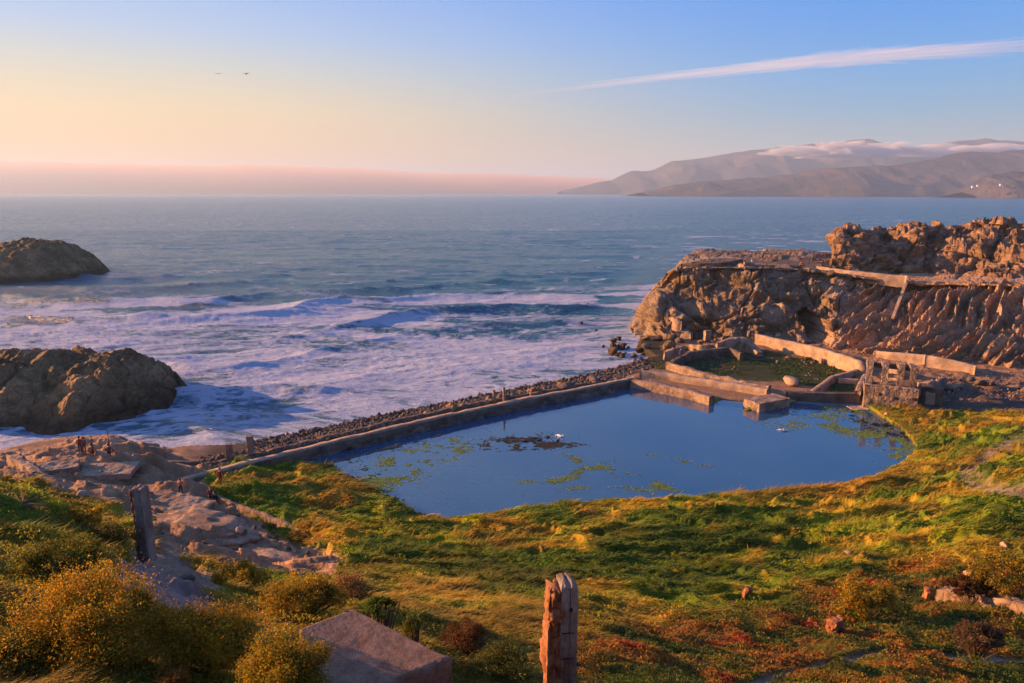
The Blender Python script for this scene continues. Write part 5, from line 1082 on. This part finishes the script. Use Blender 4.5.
# ================================================================ air, fog and cloud
def vol_mat(name, density, color, aniso=0.):
    m, t = newmat(name); out = t.nodes.new('ShaderNodeOutputMaterial'); v = t.nodes.new('ShaderNodeVolumePrincipled'); t.links.new(v.outputs[0], out.inputs['Volume'])
    v.inputs['Density'].default_value = density; v.inputs['Color'].default_value = (*color, 1); v.inputs['Anisotropy'].default_value = aniso; return m
def closed_lump(name, mat, label, cat, cx_, cy_, cz_, rx, ry, rz_, seed, amp=.25, freq=2., rot=0, flatb=True, sub=6, kind=None, tilt=0):
    bm = bmesh.new(); bmesh.ops.create_icosphere(bm, subdivisions=sub, radius=1); me = bm_mesh(name, bm, True)
    n = len(me.vertices); co = np.empty(n*3, np.float32); me.vertices.foreach_get('co', co); co = co.reshape(-1, 3).astype(float); x, y, z = co.T
    r = 1 + amp*fbm3(x*freq*2 + seed, y*freq, z*freq, 4, seed)*1.5
    co = co*r[:, None]
    if flatb: co[:, 2] = np.where(co[:, 2] < 0, co[:, 2]*.25, co[:, 2])
    co *= np.array([rx, ry, rz_]); me.vertices.foreach_set('co', co.astype(np.float32).ravel()); me.update(); me.materials.append(mat)
    o = link(name, me); o.location = (cx_, cy_, cz_); o.rotation_euler = (0, tilt, rot); tag(o, label, cat, kind=kind); return o
HAZE_D = 7.5e-5
bm = bmesh.new(); bmesh.ops.create_cube(bm, size=1); mh = bm_mesh('haze', bm)
x0, x1, y0, y1, z0_, z1 = -215000, 215000, -3000, 30500, -12, 830
o = link('haze', mh, vol_mat('haze_air', HAZE_D, (.58, .76, 1.0), .2)); o.location = ((x0+x1)/2, (y0+y1)/2, (z0_+z1)/2); o.scale = (x1-x0, y1-y0, z1-z0_); tag(o, kind='stuff')
def at(u, v, Y): return P(u, v, Y=Y)
FOG = vol_mat('fog_white', .011, (.98, .95, .96), .2)
c1 = at(838, 152, 7700); closed_lump('fog_cap', FOG, 'bright pink fog cap spilling over the far ridge, the larger left one', 'cloud', c1.x, c1.y, c1.z-30, 620, 260, 125, 31, .5)
c1 = at(885, 150, 7800); closed_lump('fog_cap', FOG, 'small pink fog cap just right of the large one on the far ridge', 'cloud', c1.x, c1.y, c1.z-10, 300, 200, 85, 32, .5)
c1 = at(965, 152, 7900); closed_lump('fog_cap', FOG, 'long grey-violet fog bank in the saddle at the right end of the far ridge', 'cloud', c1.x, c1.y, c1.z-20, 900, 280, 100, 33, .35)
c1 = at(200, 176, 31500)
def fog_bank():
    n = 700; xs = np.linspace(-42000, 2900, n); us = CU + F*xs/12000
    top = np.interp(us, [-2000, -600, 0, 120, 220, 340, 400, 520, 600, 680], [620, 600, 575, 520, 480, 455, 395, 345, 300, 90]); top = top + 42*fbm2(xs/900, xs*0, 4, 650) + 8*fbm2(xs/150, xs*0, 3, 655)
    sec = [(0, None), (-500, 0.0), (-420, .45), (-150, .85), (250, 1.0), (900, 1.0), (1800, .8), (2600, 0.0)]
    V_ = np.array([[(x_, 12000+dy + 120*math.sin(x_/1700.), (-4 if q is None else max(q*tp, 1.0))) for dy, q in sec] for x_, tp in zip(xs, top)]); K = len(sec)
    i = np.arange(n*K).reshape(n, K); f = np.stack([i[:-1], np.roll(i[:-1], -1, 1), np.roll(i[1:], -1, 1), i[1:]], -1).reshape(-1, 4)
    cap = np.array([[i[0, 0], i[0, k], i[0, k+1]] for k in range(1, K-1)] + [[i[-1, 0], i[-1, k+1], i[-1, k]] for k in range(1, K-1)])
    me = mesh_np('fog_bank', V_.reshape(-1, 3), [f, cap]); bm = bmesh.new(); bm.from_mesh(me); bmesh.ops.recalc_face_normals(bm, faces=bm.faces[:]); bm.to_mesh(me); bm.free()
    return tag(link('fog_bank', me, vol_mat('fog_bank_air', .0013, (.84, .52, .38), .1)), 'long low bank of pinkish fog along the sea horizon at the left', 'fog bank', kind='stuff')
fog_bank()
a_, b_ = at(572, 88, 42000), at(1060, 44, 42000); L_ = (b_-a_).length; c1 = (a_+b_)/2
o = closed_lump('cloud_streak', vol_mat('cloud_air', .00022, (1, 1, 1), .2), 'long thin streak of cloud rising to the upper right of the sky', 'cloud', c1.x, c1.y, c1.z, L_/2, 1500, 420, 41, .55, 5., flatb=False, tilt=-math.atan2(b_.z-a_.z, b_.x-a_.x))
me = o.data; 
for v_ in me.vertices:
    q = (v_.co.x/(L_/2) + 1)/2; f_ = .28 + .9*q; v_.co.z = v_.co.z*f_ + 260*math.sin(q*3.0)
# clouds drift outside the haze box, far above the sea
